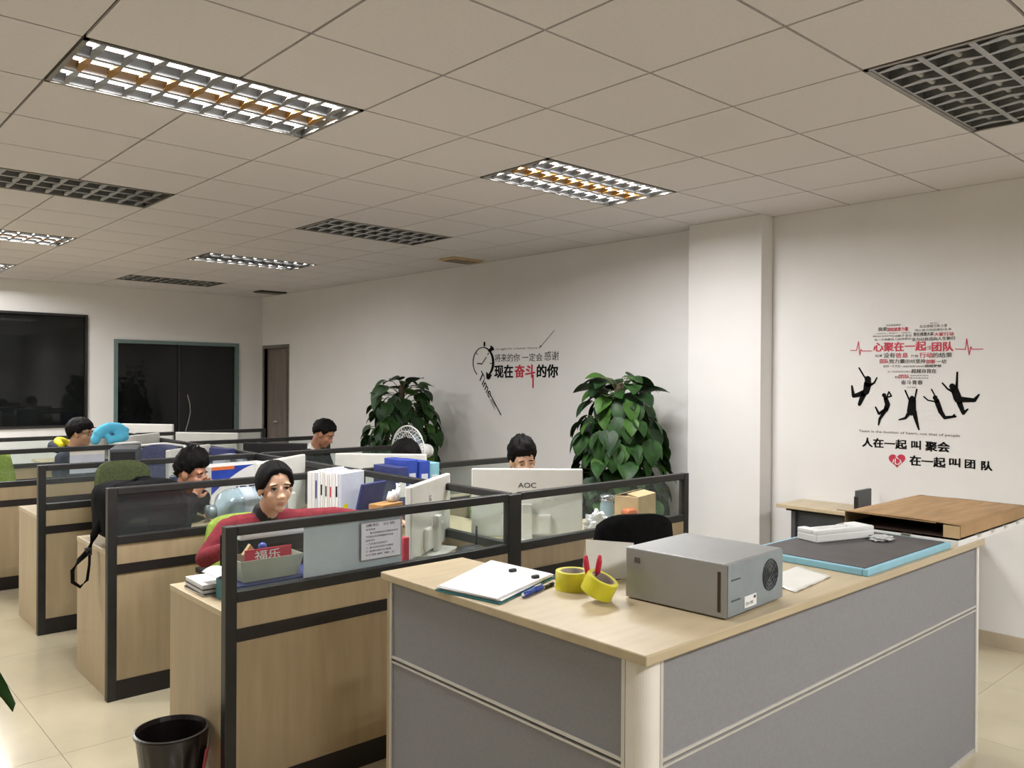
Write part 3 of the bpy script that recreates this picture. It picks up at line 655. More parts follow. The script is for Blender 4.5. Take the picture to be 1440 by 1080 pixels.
    for j in range(nv+1):
        th = -PI/2+PI*j/nv
        for i in range(nu):
            ph = 2*PI*i/nu-PI; d = Vector((math.sin(ph)*math.cos(th), math.cos(ph)*math.cos(th), math.sin(th))); r = head_r(d); a = abs(math.degrees(ph)); el = math.degrees(th)
            nz = noise.noise(d*6+Vector((loc[0]*3, 0, 0))); n2 = noise.noise(d*18)
            if hair == 'woman':
                line = 47-a*.15+2*nz if a < 30 else (43-(a-30)*1.2 if a < 60 else (7-(a-60)*.7 if a < 110 else -28-(a-110)*.3)); thk = .019+.004*n2-(.010 if abs(ph) < .07 and el > 30 and d.y > -.02 else 0)
            elif hair == 'fringe':
                line = 24+6*nz if a < 55 else (24-(a-55)*1.2 if a < 80 else (-8+ (a-80)*.5 if a < 105 else -2-(a-105)*.6)); thk = .024+.008*nz+.004*n2
            elif hair == 'tousled':
                line = 33+9*nz if a < 50 else (33-(a-50)*1.3 if a < 76 else (0+(a-76)*.5 if a < 105 else 8-(a-105)*.6)); thk = .014+.012*nz+.010*n2+.040*max(0, min(1, (el-25)/50))+.012*max(0, noise.noise(d*9+Vector((4, 0, loc[1])))) 
            elif hair == 'long':
                line = 30+4*nz if a < 50 else (30-(a-50)*2.2 if a < 80 else -48); thk = .028+.008*nz+.004*n2
            else:
                line = 36+6*nz if a < 50 else (36-(a-50)*1.4 if a < 78 else (-2+(a-78)*.5 if a < 105 else 6-(a-105)*.6)); thk = .020+.010*nz+.005*n2
            k = max(0, min(1, (el-line)/7)); R = r*.86*(1-k)+(r+thk)*k if k < 1 else r+thk
            vs.append(H_(*(d*R)))
    fs = [(j*nu+i, j*nu+(i+1) % nu, (j+1)*nu+(i+1) % nu, (j+1)*nu+i) for j in range(nv) for i in range(nu)]
    hb = MB().add(vs, fs)
    if hair == 'woman':
        hb.ell(H_(0, -.095, -.045), (.032, .030, .04), MH); hb.tube([H_(0, -.10, -.06), H_(.0, -.12, -.12), H_(0, -.10, -.2)], [.028, .026, .010], 10)
    if hair == 'long': hb.ell(H_(0, -.055, -.07), (.07, .05, .09), MH)
    hb.build('hair', 'hair', t, True)
    t['hc'] = [round(q, 3) for q in (Matrix.Rotation(rz, 3, 'Z') @ hc+Vector((loc[0], loc[1], 0)))]; del t['hc']
    return t, H_
R0 = lambda sx, e, w_, *u: {sx: (e, w_)+u}
rest = {-1: ((-.27, .14, .80), (-.12, .38, .80)), 1: ((.27, .14, .80), (.12, .38, .80))}
# woman in red: her right arm bent beside her, left arm stretched over the desk
person('woman in a dark red cardigan with dark tied-back hair, looking up behind the nearest partition', (1.80, 4.00), PI+.12, 22, {1: ((.31, .17, .80), (.29, .36, .875), (1, 0, 0)), -1: ((-.36, .26, .93), (-.56, .42, .90))}, 'darkred', 'skin2', 'woman', yaw=-.24, pitch=.02, roll=.03, neck_fwd=.03, vox=.0052, collar='black', seat=.425)
person('man in black resting his chin on his hand, behind the second partition', (1.80, 5.36), PI+.42, 32, {1: ((.20, .42, .80), (.055, .40, .925), (0, -1, .2)), -1: rest[-1]}, 'blackcloth', 'skin3', 'tousled', yaw=.30, pitch=.20, vox=.0065, seat=.415)
bt, HB = person('youth in navy jacket with bright yellow hood lining and glasses, beside the blue pillow', (1.86, 7.80), PI+.95, 12, rest, 'navycloth', 'skin', 'fringe', pitch=.10, neck_fwd=.02, vox=.008, seat=.45)
person('man in a black jacket with short black hair, head bowed, before the white wall', (3.56, 6.75), PI+.52, 16, rest, 'blackcloth', 'skin3', 'short', yaw=.25, pitch=.50, neck_fwd=.05, vox=.008, collar='offwhite', seat=.45)
person('person almost hidden behind the second right monitor, only black hair and forehead showing', (3.42, 5.30), PI+.25, 27, rest, 'blackcloth', 'skin2', 'long', yaw=.15, pitch=.55, vox=.0085, seat=.40)
person('man with tousled black hair looking down behind the AOC monitor', (3.66, 4.02), PI-.50, 16, rest, 'blackcloth', 'skin2', 'tousled', yaw=.10, pitch=.14, roll=.08, neck_fwd=.05, vox=.0065, seat=.42)
# hood and glasses of the youth
l = math.radians(12); base = Vector((0, math.sin(l)*.455, .555+math.cos(l)*.455))
mb = MB(); N = 14
mb.tube([base+Vector((.088*math.cos(a), -.025+.085*math.sin(a), .045-.05*math.sin(a))) for a in [PI*1.05+1.0*PI*k/N*.9-.05 for k in range(N+1)]], [.02+.016*math.sin(PI*k/N) for k in range(N+1)], 10)
mb.build('hood_lining', 'yellow', bt, True)
mb = MB(); mb.tube([base+Vector((.112*math.cos(a), -.045+.105*math.sin(a), .010-.05*math.sin(a))) for a in [PI+PI*k/N for k in range(N+1)]], [.02+.022*math.sin(PI*k/N) for k in range(N+1)], 10); mb.build('hood', 'navycloth', bt, True)
mb = MB().tube([HB(.074, 0, .008), HB(.058, .074, .010)], .002, 6).tube([HB(-.074, 0, .008), HB(-.058, .074, .010)], .002, 6)
for sx in (-1, 1): mb.tube([HB(sx*.032+.023*math.cos(a), .082, .002+.017*math.sin(a)) for a in [2*PI*k/12 for k in range(13)]], .0018, 5)
mb.tube([HB(-.01, .084, .004), HB(.01, .084, .004)], .0018, 5); mb.build('glasses', 'black', bt, True)

# ------------------------------------------------------------ plants
def leaf_mesh(nm, m, L=.15):
    def fn(u, v):
        t_ = v; a = (u-.5)*2; wd = .46*L*math.sin(PI*min(1, t_**.72))**.8*(1-.15*t_) if 0 < t_ < 1 else 0
        return (a*wd, L*t_-(.12*L*(1-t_)**2*a*a), -.28*L*t_*t_-.10*L*abs(a)**1.3*math.sin(PI*t_)*-1)
    return MB().sheet(fn, 4, 7).mesh(nm, m, True)
LM = [leaf_mesh('leaf', 'leaf', .17), leaf_mesh('leaf', 'leaf', .19), leaf_mesh('leaf', 'leaf', .15), leaf_mesh('leaf', 'leaf2', .15), leaf_mesh('leaf', 'leaf3', .18), leaf_mesh('leaf', 'leaf3', .2)]
def climber(loc, label, n, prof, seed, H=1.62, z0=.42, pot=True):
    rnd = random.Random(seed); t = thing('potted_climber', label, 'plant', (loc[0], loc[1], 0), 0, 'floor plants by the white wall')
    MB().lathe([(.14, 0), (.15, .02), (.19, .36), (.20, .40), (.185, .40), (.17, .36)], n=28).build('pot', 'pot', t, True)
    MB().lathe([(.172, .35), (.172, .37)], n=20).build('soil', 'soil', t)
    MB().tube([(0, 0, .36), (0, 0, H)], .035, 10).build('moss_pole', 'pole_moss', t, True)
    st = MB()
    for i in range(n):
        f = (i+.5)/n; z = z0+(H-z0)*(1-(1-f)**.9)+.06; a = i*2.399+rnd.uniform(-.3, .3); R = prof(z)*rnd.choice((1, 1, .95, .8, .55)); R = min(R, XR-.03-loc[0] if math.cos(a) > .5 else R)
        L = rnd.choice(LM); p = Vector((R*.72*math.cos(a), R*.72*math.sin(a), z+rnd.uniform(-.03, .03)))
        o = bpy.data.objects.new('leaf', L); C.objects.link(o); o.parent = t; o.location = p
        tilt = rnd.uniform(-1.25, -.55) if z < H-.1 else rnd.uniform(-.6, .5); k = rnd.uniform(.78, 1.15)
        o.rotation_euler = (Matrix.Rotation(a-PI/2+rnd.uniform(-.5, .5), 3, 'Z') @ Matrix.Rotation(tilt, 3, 'X') @ Matrix.Rotation(rnd.uniform(-.4, .4), 3, 'Y')).to_euler(); o.scale = (k, k, k)
        st.tube([(0, 0, p.z-.10), (p.x*.5, p.y*.5, p.z-.01), tuple(p)], .0035, 4)
    st.build('leaf_stalks', 'stem', t, True)['kind'] = 'stuff'
    return t
climber((5.12, 4.36), 'tall leafy climbing plant against the wall beside the pilaster, right of the AOC monitor', 285, lambda z: .14+.33*min(1, (1.80-z)/.6), 3, 1.62)
climber((5.12, 7.45), 'farther leafy climbing plant behind the white fan, left of the stopwatch sticker', 200, lambda z: .18+.30*min(1, (1.80-z)/.6), 9, 1.58)
# leaf of the plant at the bottom left edge
t = thing('broadleaf_plant', 'dark green pointed leaf poking in at the lower left edge', 'plant', (-.42, 2.08, 0))
MB().lathe([(.12, 0), (.15, .30), (.16, .32), (.14, .32)], n=24).build('pot', 'pot', t, True); MB().lathe([(.14, .28), (.14, .30)], n=20).build('soil', 'soil', t)
def big(u, v):
    a = (u-.5)*2; wd = .11*math.sin(PI*min(1, v**.8))**.9 if 0 < v < 1 else 0; return (a*wd, .42*v, .10*math.sin(v*2.2)-.16*v*v+.025*abs(a))
bl = MB().sheet(big, 6, 12).mesh('leaf', 'leaf', True)
tip = P(19, 962, 2.15)-Vector(t.location)
for k, (a, h, s) in enumerate(((0, 0, 1), (1.5, .62, 1.1), (2.7, .60, 1.2), (3.9, .7, 1.1), (5.0, .55, 1.0))):
    if k == 0:
        d = Vector((.80, -.25, -.25)).normalized(); p = tip-d*.40
        o = bpy.data.objects.new('leaf', bl); C.objects.link(o); o.parent = t; o.location = p; x = d.cross(Vector((0, 0, 1))).normalized(); z = x.cross(d); z = (z*.6-x*.8).normalized(); x = d.cross(z)
        o.rotation_euler = Matrix((x, d, z)).transposed().to_euler()
    else:
        p = Vector((.10*math.cos(a), .10*math.sin(a), h)); inst('leaf', bl, t, p, (.5, 0, a-PI/2), (s, s, s))
    MB().tube([(0, 0, .28), (p.x*.4, p.y*.4, p.z*.7+.05), tuple(p)], .007, 6).build('stalk', 'stem', t, True)

# ------------------------------------------------------------ desk fan on a pole
t = thing('pedestal_fan', 'white pedestal fan behind the second right monitor', 'fan', (3.90, 5.42, 0), .12)
MB().lathe([(.18, 0), (.18, .02), (.05, .045), (.02, .06)], n=28).build('base', 'white', t, True); MB().tube([(0, 0, .05), (0, 0, .98)], .014, 10).build('pole', 'alu', t, True)
MB().tube([(.09, 0, 1.06), (-.05, 0, 1.07)], [.055, .06], 16).ell((.09, 0, 1.06), (.05, .055, .055)).build('motor_housing', 'white', t, True)
cg = Vector((-.12, 0, 1.08)); mb = MB()
for r, x in ((.19, 0), (.15, -.035), (.15, .035), (.10, -.05), (.10, .05), (.05, -.055)):
    mb.tube([cg+Vector((x, r*math.cos(2*PI*k/32), r*math.sin(2*PI*k/32))) for k in range(33)], .0035 if r < .19 else .007, 5)
for k in range(36):
    a = 2*PI*k/36; c, s = math.cos(a), math.sin(a); mb.tube([cg+Vector((-.055, .03*c, .03*s)), cg+Vector((-.035, .15*c, .15*s)), cg+Vector((0, .19*c, .19*s)), cg+Vector((.035, .15*c, .15*s)), cg+Vector((.06, .05*c, .05*s))], .002, 4)
mb.build('cage', 'white', t, True)
for k in range(3):
    a0 = 2*PI*k/3
    MB().sheet(lambda u, v: cg+Vector((.02*(v-.5), (.03+.13*u)*math.cos(a0+v*.9*(1-.3*u)), (.03+.13*u)*math.sin(a0+v*.9*(1-.3*u)))), 5, 6).build('blade', 'jug', t, True, sol=.003)
MB().tube([cg+Vector((-.02, 0, 0)), cg+Vector((.06, 0, 0))], .028, 12).build('hub', 'white', t, True)
# ------------------------------------------------------------ reception counter
CT = .95
t = thing('reception_counter', 'L-shaped reception counter with beech top, grey panels and rounded cream corner post', 'counter', (2.0, 1.6, 0))
MB().prism([(1.625, 1.290), (4.0, 1.290), (4.0, 1.86), (2.06, 1.86), (2.02, 1.90), (2.00, 2.49), (1.625, 2.49)], CT-.028, CT).build('countertop', 'wood_top', t, bevel=.004, w=True)
Xp, Yp = 1.655, 1.32
# rounded corner post
n = 10; cx, cy, r = Xp+.036, Yp+.036, .044
poly = [(cx-r*math.sin(PI/2*k/n), cy-r*math.cos(PI/2*k/n)) for k in range(n+1)]+[(cx, cy+.0), (cx+.0, cy)]
poly = [(cx+.020, cy-r)]+poly[:n+1]+[(cx-r, cy+.020), (cx+.020, cy+.020)]
recalc(MB().prism(poly, 0, CT-.028).build('corner_post', 'cream_post', t, w=True, bevel=.002))
def face(a, b, axis, lo):
    """panel wall along an axis: upper and lower grey panels in pale aluminium edging"""
    def bx(u0, u1, z0, z1, d0, d1, nm, m):
        if axis == 'x': B(u0, u1, lo+d0, lo+d1, z0, z1).build(nm, m, t, w=True)
        else: B(lo+d0, lo+d1, u0, u1, z0, z1).build(nm, m, t, w=True)
    bx(a+.012, b-.012, .655, CT-.03, .006, .03, 'upper_panel', 'panel_grey')
    bx(a+.012, b-.012, .02, .630, .006, .03, 'lower_panel', 'panel_grey')
    bx(a, a+.012, 0, CT-.028, 0, .034, 'edge_trim', 'alu'); bx(b-.012, b, 0, CT-.028, 0, .034, 'edge_trim', 'alu')
    bx(a+.012, b-.012, .646, .655, .001, .03, 'joint_trim', 'alu'); bx(a+.012, b-.012, .630, .637, .001, .03, 'joint_trim', 'alu')
    bx(a+.012, b-.012, .637, .646, .012, .03, 'joint_groove', 'kick')
    bx(a+.012, b-.012, 0, .02, .002, .034, 'foot_trim', 'alu')
face(1.712, 3.975, 'x', 1.312)
face(1.377, 2.462, 'y', 1.647)
B(3.975, 3.995, 1.312, 1.84, 0, CT-.028).build('end_panel', 'offwhite', t, w=True)
B(1.647, 1.98, 2.462, 2.478, 0, CT-.028).build('end_panel', 'wood', t, w=True)
MB().prism([(1.70, 1.40), (3.96, 1.40), (3.96, 1.95), (2.15, 1.95), (2.15, 2.45), (1.70, 2.45)], .68, .705).build('inner_worktop', 'wood_top', t, w=True)
# ---- things on the counter
Z = CT
def place(px, py, z=Z): v = on(px, py, 2, z); return v
# computer case lying flat
t = thing('computer_case', 'grey metal computer case lying flat on the counter', 'computer', (2.20, 1.52, Z), .06)
a, b, hh = .172, .178, .162
MB().box(-a, a, -b, b, .004, hh).build('case_shell', 'steel', t, bevel=.004)
MB().box(-a+.004, a-.004, -b-.004, -b, .008, hh-.004).build('rear_plate', 'steel_blue', t, bevel=.001)
mb = MB(); cc = (.085, -b-.006, .092)
for r in (.012, .024, .036, .046): mb.tube([(cc[0]+r*math.cos(2*PI*k/24), cc[1], cc[2]+r*math.sin(2*PI*k/24)) for k in range(25)], .0018, 5)
for k in range(4): mb.tube([(cc[0], cc[1], cc[2]), (cc[0]+.048*math.cos(k*PI/2+.7), cc[1], cc[2]+.048*math.sin(k*PI/2+.7))], .002, 5)
mb.build('fan_grille', 'steel_dark', t, True)
MB().lathe([(.05, 0), (.05, .002)], n=24).xf(Matrix.Translation((cc[0], -b-.0025, cc[2])) @ Matrix.Rotation(PI/2, 4, 'X')).build('fan_opening', 'steel_dark', t)
lb = B(-.075, -.005, -b-.006, -b-.004, .018, .052).build('label', 'paper', t)
o = text_fit('lettering', 'S/N 1082', 'greyink', None, (-.07, -b-.006, .026), (.045, 0, 0), (0, 0, .009)); o.parent = lb
B(-.022, -.010, -b-.0068, -b-.006, .040, .048).build('stamp', 'greyink', lb)
B(-a-.001, -a, -b+.018, -b+.028, .02, hh-.025).build('seam_slot', 'cardin', t)
for z in (.05, .11): B(-.150, -.10, -b-.0055, -b-.004, z, z+.004).build('vent_slot', 'steel_dark', t)
MB().box(-a-.002, -a, b-.055, b-.035, hh-.045, hh-.028).build('badge', 'greyink', t)
# tape rolls
v = place(804, 832)
t = thing('tape_roll', 'yellow tape roll lying flat beside the blue pen', 'tape', (v.x+.03, v.y+.025, Z), 0, 'yellow tape rolls')
def roll(t, M=Matrix.Identity(4)):
    pr = [(.042, 0), (.056, 0), (.0565, .003), (.0565, .057), (.056, .06), (.042, .06), (.042, 0)]
    MB().lathe(pr, n=32).xf(M).build('tape', 'tape', t, True).data.polygons.foreach_set('use_smooth', [False]*(7*32)) if False else recalc(MB().lathe(pr, n=32).xf(M).build('tape', 'tape', t))
    recalc(MB().lathe([(.038, .001), (.042, .001), (.042, .059), (.038, .059), (.038, .001)], n=32).xf(M).build('core', 'tape_core', t))
roll(t)
v = place(850, 848)
t = thing('tape_roll', 'yellow tape roll tilted against the computer case, scissors stuck in it', 'tape', (v.x+.0, v.y+.035, Z+.0), 0, 'yellow tape rolls')
roll(t, Matrix.Translation((0, 0, .024)) @ Matrix.Rotation(-.9, 4, 'Z') @ Matrix.Rotation(.42, 4, 'Y') @ Matrix.Rotation(.1, 4, 'X') @ Matrix.Scale(.92, 4))
sc = thing('scissors', 'red-handled scissors standing upright in the tilted tape roll', 'scissors', (v.x+.0, v.y+.05, Z+.034), -.65)
for s in (-1, 1):
    mb = MB(); mb.tube([(s*.004, 0, .03), (s*.016, 0, .052), (s*.021, 0, .085), (s*.022, 0, .104)], [.005, .0085, .009, .006], 10)
    mb.tube([(s*.004, .012, .03), (s*.016, .016, .055), (s*.021, .014, .085), (s*.022, 0, .104)], [.004, .006, .006, .004], 8)
    mb.build('handle', 'red', sc, True)
    MB().add([(s*.001-.008, -.0015*s, .05), (s*.001+.008, -.0015*s, .05), (s*.010, -.0015*s, .0), (-.008, .0015, .05), (.008, .0015, .05), (s*.010, .0015, .0)], [(0, 1, 2), (3, 5, 4), (0, 3, 4, 1), (1, 4, 5, 2), (2, 5, 3, 0)]).build('blade', 'alu', sc)
# pens
def pen(nm, lab, p0, p1, m, r=.0055):
    a, b = place(*p0), place(*p1); d = (b-a); L = d.length; t = thing(nm, lab, 'pen', (a.x, a.y, Z+r), math.atan2(d.y, d.x))
    MB().tube([(0, 0, 0), (L*.60, 0, 0)], r, 10).build('barrel', m, t, True); MB().tube([(L*.60, 0, 0), (L*.97, 0, 0)], [r*1.15, r*1.1], 10).build('cap', m, t, True)
    MB().tube([(-.012, 0, 0), (0, 0, 0)], [.0012, r*.8], 8).build('tip', 'alu', t, True); B(L*.62, L*.95, -.0015, .0015, r*1.05, r*1.4).build('clip', 'alu', t)
pen('marker_pen', 'thick blue marker pen beside the clipboard', (736, 841), (762, 829), 'blue', .009)
pen('ballpoint_pen', 'short black pen between the clipboard and the upright tape roll', (765, 829), (778, 823), 'black', .006)
# clipboard with paper stack and two binder clips
q = [place(612, 831), place(702, 851), place(779, 813), place(690, 794)]
cx = sum(p.x for p in q)/4; cy = sum(p.y for p in q)/4
t = thing('clipboard', 'teal board with white papers held by two black binder clips', 'clipboard', (cx, cy, Z))
MB().prism([(p.x-cx, p.y-cy) for p in q], 0, .006).build('board', 'teal', t)
random.seed(5)
for k in range(4):
    j = [(random.uniform(-.006, .006), random.uniform(-.006, .006)) for _ in q]
    MB().prism([((p.x-cx)*.965+a_, (p.y-cy)*.965+b_) for p, (a_, b_) in zip(q, j)], .006+k*.003, .0085+k*.003).build('paper_sheet', 'paper', t)
for (px, py) in ((722, 803), (754, 812)):
    v = place(px, py, Z+.02); c = MB().box(v.x-cx-.014, v.x-cx+.014, v.y-cy-.004, v.y-cy+.012, .004, .028).build('binder_clip', 'black', t, bevel=.004)
# standing card and rumpled papers behind the tape
v = place(848, 800, Z)
t = thing('folded_card', 'blank white card propped upright behind the scissors', 'card', (2.165, 1.875, Z), -.45)
MB().add([(-.09, 0, 0), (.09, 0, 0), (.09, .012, .085), (-.09, .012, .10), (-.09, .05, 0), (.09, .05, 0)], [(0, 1, 2, 3), (4, 3, 2, 5)]).xf(Matrix.Diagonal((1, 1, 1.4, 1))).build('card_fold', 'offwhite', t, sol=.0015)
rnd = random.Random(3)
def crumple(name, lab, cat, loc, sz, m, n=10, seed=1, grp=None):
    def fn(u, v):
        a = 2*PI*u; th = -PI/2+PI*v; p = Vector((math.cos(a)*math.cos(th), math.sin(a)*math.cos(th), math.sin(th)))
        k = .75+.5*noise.noise(p*2.3+Vector((seed*7, 0, 0)))+.25*abs(noise.noise(p*6+Vector((seed, 3, 0))))
        return (p.x*sz[0]*k, p.y*sz[1]*k, max(.001, sz[2]*(.85+p.z*k)))
    mb = MB().sheet(fn, 26, 16); mb.v = [(x+loc[0], y+loc[1], z+loc[2]) for x, y, z in mb.v]
    return tag(mb.build(name, m, None, False), lab, cat, grp)
crumple('crumpled_paper', 'small rumpled pale paper between tape roll and card', 'paper', (2.02, 1.93-.08, Z), (.05, .035, .018), 'offwhite', seed=2)
# thin papers right of the case
t = MB().sheet(lambda u, v: (2.48+.30*u+.06*v, 1.36+.16*v+.03*u, Z+.002+.006*abs(noise.noise(Vector((u*4, v*4, 0))))), 12, 8).build('plastic_sleeve', 'offwhite', None, True, sol=.001)
tag(t, 'creased pale plastic sleeve on the counter right of the computer case', 'sleeve')
o = B(2.62, 2.66, 1.60, 1.66, Z, Z+.006).build('small_clip', 'steel_dark'); tag(o, 'small dark clip by the far edge of the computer case', 'clip')
# blue-edged black board
t = thing('edged_board', 'flat dark grey board with light blue edges on the counter', 'board', (3.25, 1.55, Z), 0)
x0, x1, y0, y1 = -.37, .40, -.245, .245
B(x0+.02, x1-.02, y0+.02, y1-.02, .002, .0265).build('board_face', 'slate', t)
MB().box(x0, x1, y0, y0+.02, 0, .025).box(x0, x1, y1-.02, y1, 0, .025).box(x0, x0+.02, y0+.02, y1-.02, 0, .025).box(x1-.02, x1, y0+.02, y1-.02, 0, .025).build('blue_edge', 'icy', t, bevel=.004)
# foam block and plastic wrap
t = thing('foam_block', 'white foam packing block lying on the dark board', 'packing foam', (3.36, 1.66, Z+.0267), -.30)
MB().box(-.165, .165, -.055, .055, 0, .034).box(-.165, .165, -.055, -.030, .030, .052).box(-.165, -.12, -.030, .055, .030, .052).box(.10, .165, -.030, .055, .030, .052).box(-.12, .10, .035, .055, .030, .045).build('foam_body', 'foam', t, bevel=.007, seg=3)
crumple('plastic_wrap', 'crumpled clear plastic wrap by the right end of the foam block', 'plastic wrap', (3.46, 1.515, Z+.027), (.075, .05, .012), 'plastic_bag', seed=5)
# white tray panel with cardboard box on it
t = thing('white_panel_tray', 'long white metal panel overhanging the right end of the counter', 'panel', (4.5, 1.65, Z), 0)
B(-.80, .30, -.352, .18, 0, .004).build('tray_floor', 'white', t)
B(-.80, .30, -.356, -.348, 0, .024).build('long_rim', 'white', t, bevel=.002); B(-.80, .30, .172, .18, 0, .024).build('long_rim', 'white', t, bevel=.002)
B(-.80, -.79, -.348, .172, .004, .024).build('short_rim', 'white', t, bevel=.002); B(.29, .30, -.348, .172, .004, .024).build('short_rim', 'white', t, bevel=.002)
for k in range(4): MB().box(-.58+k*.17, -.55+k*.17, -.362, -.342, .016, .027).build('edge_clip', 'alu', t, bevel=.001)
for y in (-.14, .14): MB().box(-.806, -.78, y-.018, y+.018, .008, .027).build('edge_clip', 'dull_alu', t, bevel=.001)
t = thing('cardboard_box', 'flat brown cardboard box with open end on the white panel', 'box', (4.18, 1.55, Z+.0275), 0)
x0, x1, y0, y1, hh = -.44, .43, -.25, .255, .056
MB().box(x0, x1, y0, y1, 0, .004).build('bottom', 'cardin', t)
MB().sheet(lambda u, v: (x0+(x1-x0)*u, y0+(y1-y0)*v, hh+.008*math.sin(PI*v)*(1-u)+.004*noise.noise(Vector((u*3, v*3, 1)))), 14, 10).build('lid', 'card', t, True, sol=.004)
MB().box(x0, x1, y0, y0+.004, 0, hh-.002).box(x0, x1, y1-.004, y1, 0, hh-.002).box(x1-.004, x1, y0+.004, y1-.004, 0, hh-.002).build('side_wall', 'card', t)
B(x0-.001, x0+.06, y0+.004, y0+.07, 0, hh-.004).build('folded_flap', 'cardlight', t)
MB().add([(x0, y0+.1, hh), (x0, y1, hh+.004), (x0-.04, y1+.02, hh+.010), (x0-.012, y0+.12, hh+.002)], [(0, 1, 2, 3)]).build('open_flap', 'card', t, sol=.004)
B(x0+.25, x0+.254, y0+.004, y1-.004, .004, hh-.004).build('inner_fold', 'cardin', t)
# side table against the wall
t = thing('side_desk', 'narrow beech desk with dark frame against the right wall', 'desk', (5.46, 2.5, 0))
B(5.28, 5.655, 1.95, 3.05, .755, .78).build('desktop', 'wood_top', t, w=True, bevel=.003)
B(5.36, 5.39, 1.99, 2.96, .06, .74).build('modesty_panel', 'steel_dark', t, w=True)
for y in (2.93, 1.99): B(5.33, 5.36, y, y+.03, 0, .755).build('leg', 'steel_dark', t, w=True); B(5.61, 5.64, y, y+.03, 0, .755).build('leg', 'steel_dark', t, w=True)
B(5.33, 5.64, 1.99, 3.0, .735, .755).build('frame', 'rail', t, w=True)
v = on(1210, 715, 0, 5.42)
t = thing('desk_divider', 'small dark grey divider standing on the side desk', 'divider', (5.42, v.y, .78)); 
MB().prism([(-.06, -.012), (.14, -.012), (.14, .012), (-.06, .012)], 0, .14).build('panel', 'steel_dark', t, bevel=.004); B(-.065, -.06, -.014, .014, 0, .10).build('edge_cap', 'rail', t)

# ------------------------------------------------------------ things in the nearest left cell
Zd = .751
def tb(name, lab, cat, x0, x1, y0, y1, z0, z1, m, bevel=.002, rz=0, grp=None):
    o = MB().box(-(x1-x0)/2, (x1-x0)/2, -(y1-y0)/2, (y1-y0)/2, 0, z1-z0).build(name, m, None, bevel=bevel); o.location = ((x0+x1)/2, (y0+y1)/2, z0); o.rotation_euler.z = rz; return tag(o, lab, cat, grp)
t = thing('box_file', 'teal and navy box file lying on the nearest desk under the tray', 'box file', (1.55, 3.16, Zd))
MB().box(-.20, .20, -.10, .10, 0, .085).build('file_body', 'navy', t, bevel=.004); B(-.206, -.20, -.098, .098, .003, .082).build('spine', 'teal', t)
t = thing('desk_tray', 'grey-green plastic basket with a red envelope behind the nearest glass', 'basket', (1.50, 3.15, Zd+.086))
recalc(MB().add([(x*k, y*k, z) for k, z in ((.86, 0), (1, .085), (.97, .085), (.83, .004)) for x, y in ((-.135, -.075), (.135, -.075), (.135, .075), (-.135, .075))],
  [(3, 2, 1, 0)]+[(i*4+j, i*4+(j+1) % 4, (i+1)*4+(j+1) % 4, (i+1)*4+j) for i in range(3) for j in range(4)]+[(12, 13, 14, 15)]).build('basket_body', 'tray', t))
t = thing('red_envelope', 'red envelope with white Chinese characters standing in the basket', 'envelope', (1.50, 3.115, Zd+.100), 0)
MB().box(-.10, .10, -.002, .002, 0, .105).build('envelope_body', 'red', t)
text_fit('lettering', '福乐', 'paper', t, (1.44, 3.1125, Zd+.160), (.11, 0, 0), (0, 0, .038), .01)
for k, (dx, m, nm, lab) in enumerate(((-.05, 'cardlight', 'wooden_block', 'pale wooden triangle block in the basket'), (.0, 'blue', 'blue_ball', 'small shiny blue ball in the basket'))):
    if k: o = MB().ell((1.50+dx, 3.17, Zd+.20), (.018, .018, .018)).build(nm, m, None, True)
    else: o = MB().prism([(-.03, 0), (.03, 0), (0, .04)], -.01, .01).xf(Matrix.Translation((1.49+dx, 3.16, Zd+.18)) @ Matrix.Rotation(PI/2, 4, 'X')).build(nm, m)
    tag(o, lab, 'block' if not k else 'ball')
t = thing('desk_organizer', 'black wire desk organizer with a white bar standing in for a reflection in the nearest glass', 'organizer', (1.66, 3.36, Zd))
for z in (.002, .07, .14): B(-.22, .20, -.09, .09, z, z+.006).build('shelf', 'black', t)
B(-.21, .19, -.095, .09, .215, .245).build('reflection_bar', 'white', t, bevel=.003)  # ceiling light's reflection in the glass, built as a white bar
for x in (-.22, .19):
    for y in (-.09, .08): B(x, x+.01, y, y+.01, 0, .215).build('post', 'black', t)
B(-.22, .20, .08, .086, .0, .21).build('back', 'black', t)
rnd = random.Random(4)
t = thing('paper_stack', 'loose sheaf of papers beside the black organizer', 'papers', (1.98, 3.17, Zd))
for k in range(7): MB().box(-.08, .08, -.11, .11, .02*k, .02*k+.0195).build('sheaf', ['paper', 'offwhite', 'greyink'][k % 3 if k % 2 else 0], t).rotation_euler.z = rnd.uniform(-.12, .12)
crumple('plastic_bag', 'crumpled white plastic bag right of the basket', 'bag', (1.79, 3.13, Zd), (.10, .055, .07), 'white', seed=8)
t = thing('paper_stack', 'stack of printed papers on the corner of the nearest desk', 'papers', (1.375, 3.40, Zd))
for k in range(8): o = MB().box(-.065, .075, -.10, .10, k*.006, k*.006+.005).build('sheet', 'paper' if k > 5 else ['offwhite', 'greyink', 'bluepaper'][k % 3], t); o.rotation_euler.z = rnd.uniform(-.06, .06)
tag(MB().sheet(lambda u, v: (1.33+.12*u, 3.22+.15*v, Zd+.088+.02*u*v+.01*math.sin(5*u)), 8, 8).build('loose_sheet', 'paper', None, True, sol=.001), 'curled white sheet left of the basket', 'paper')
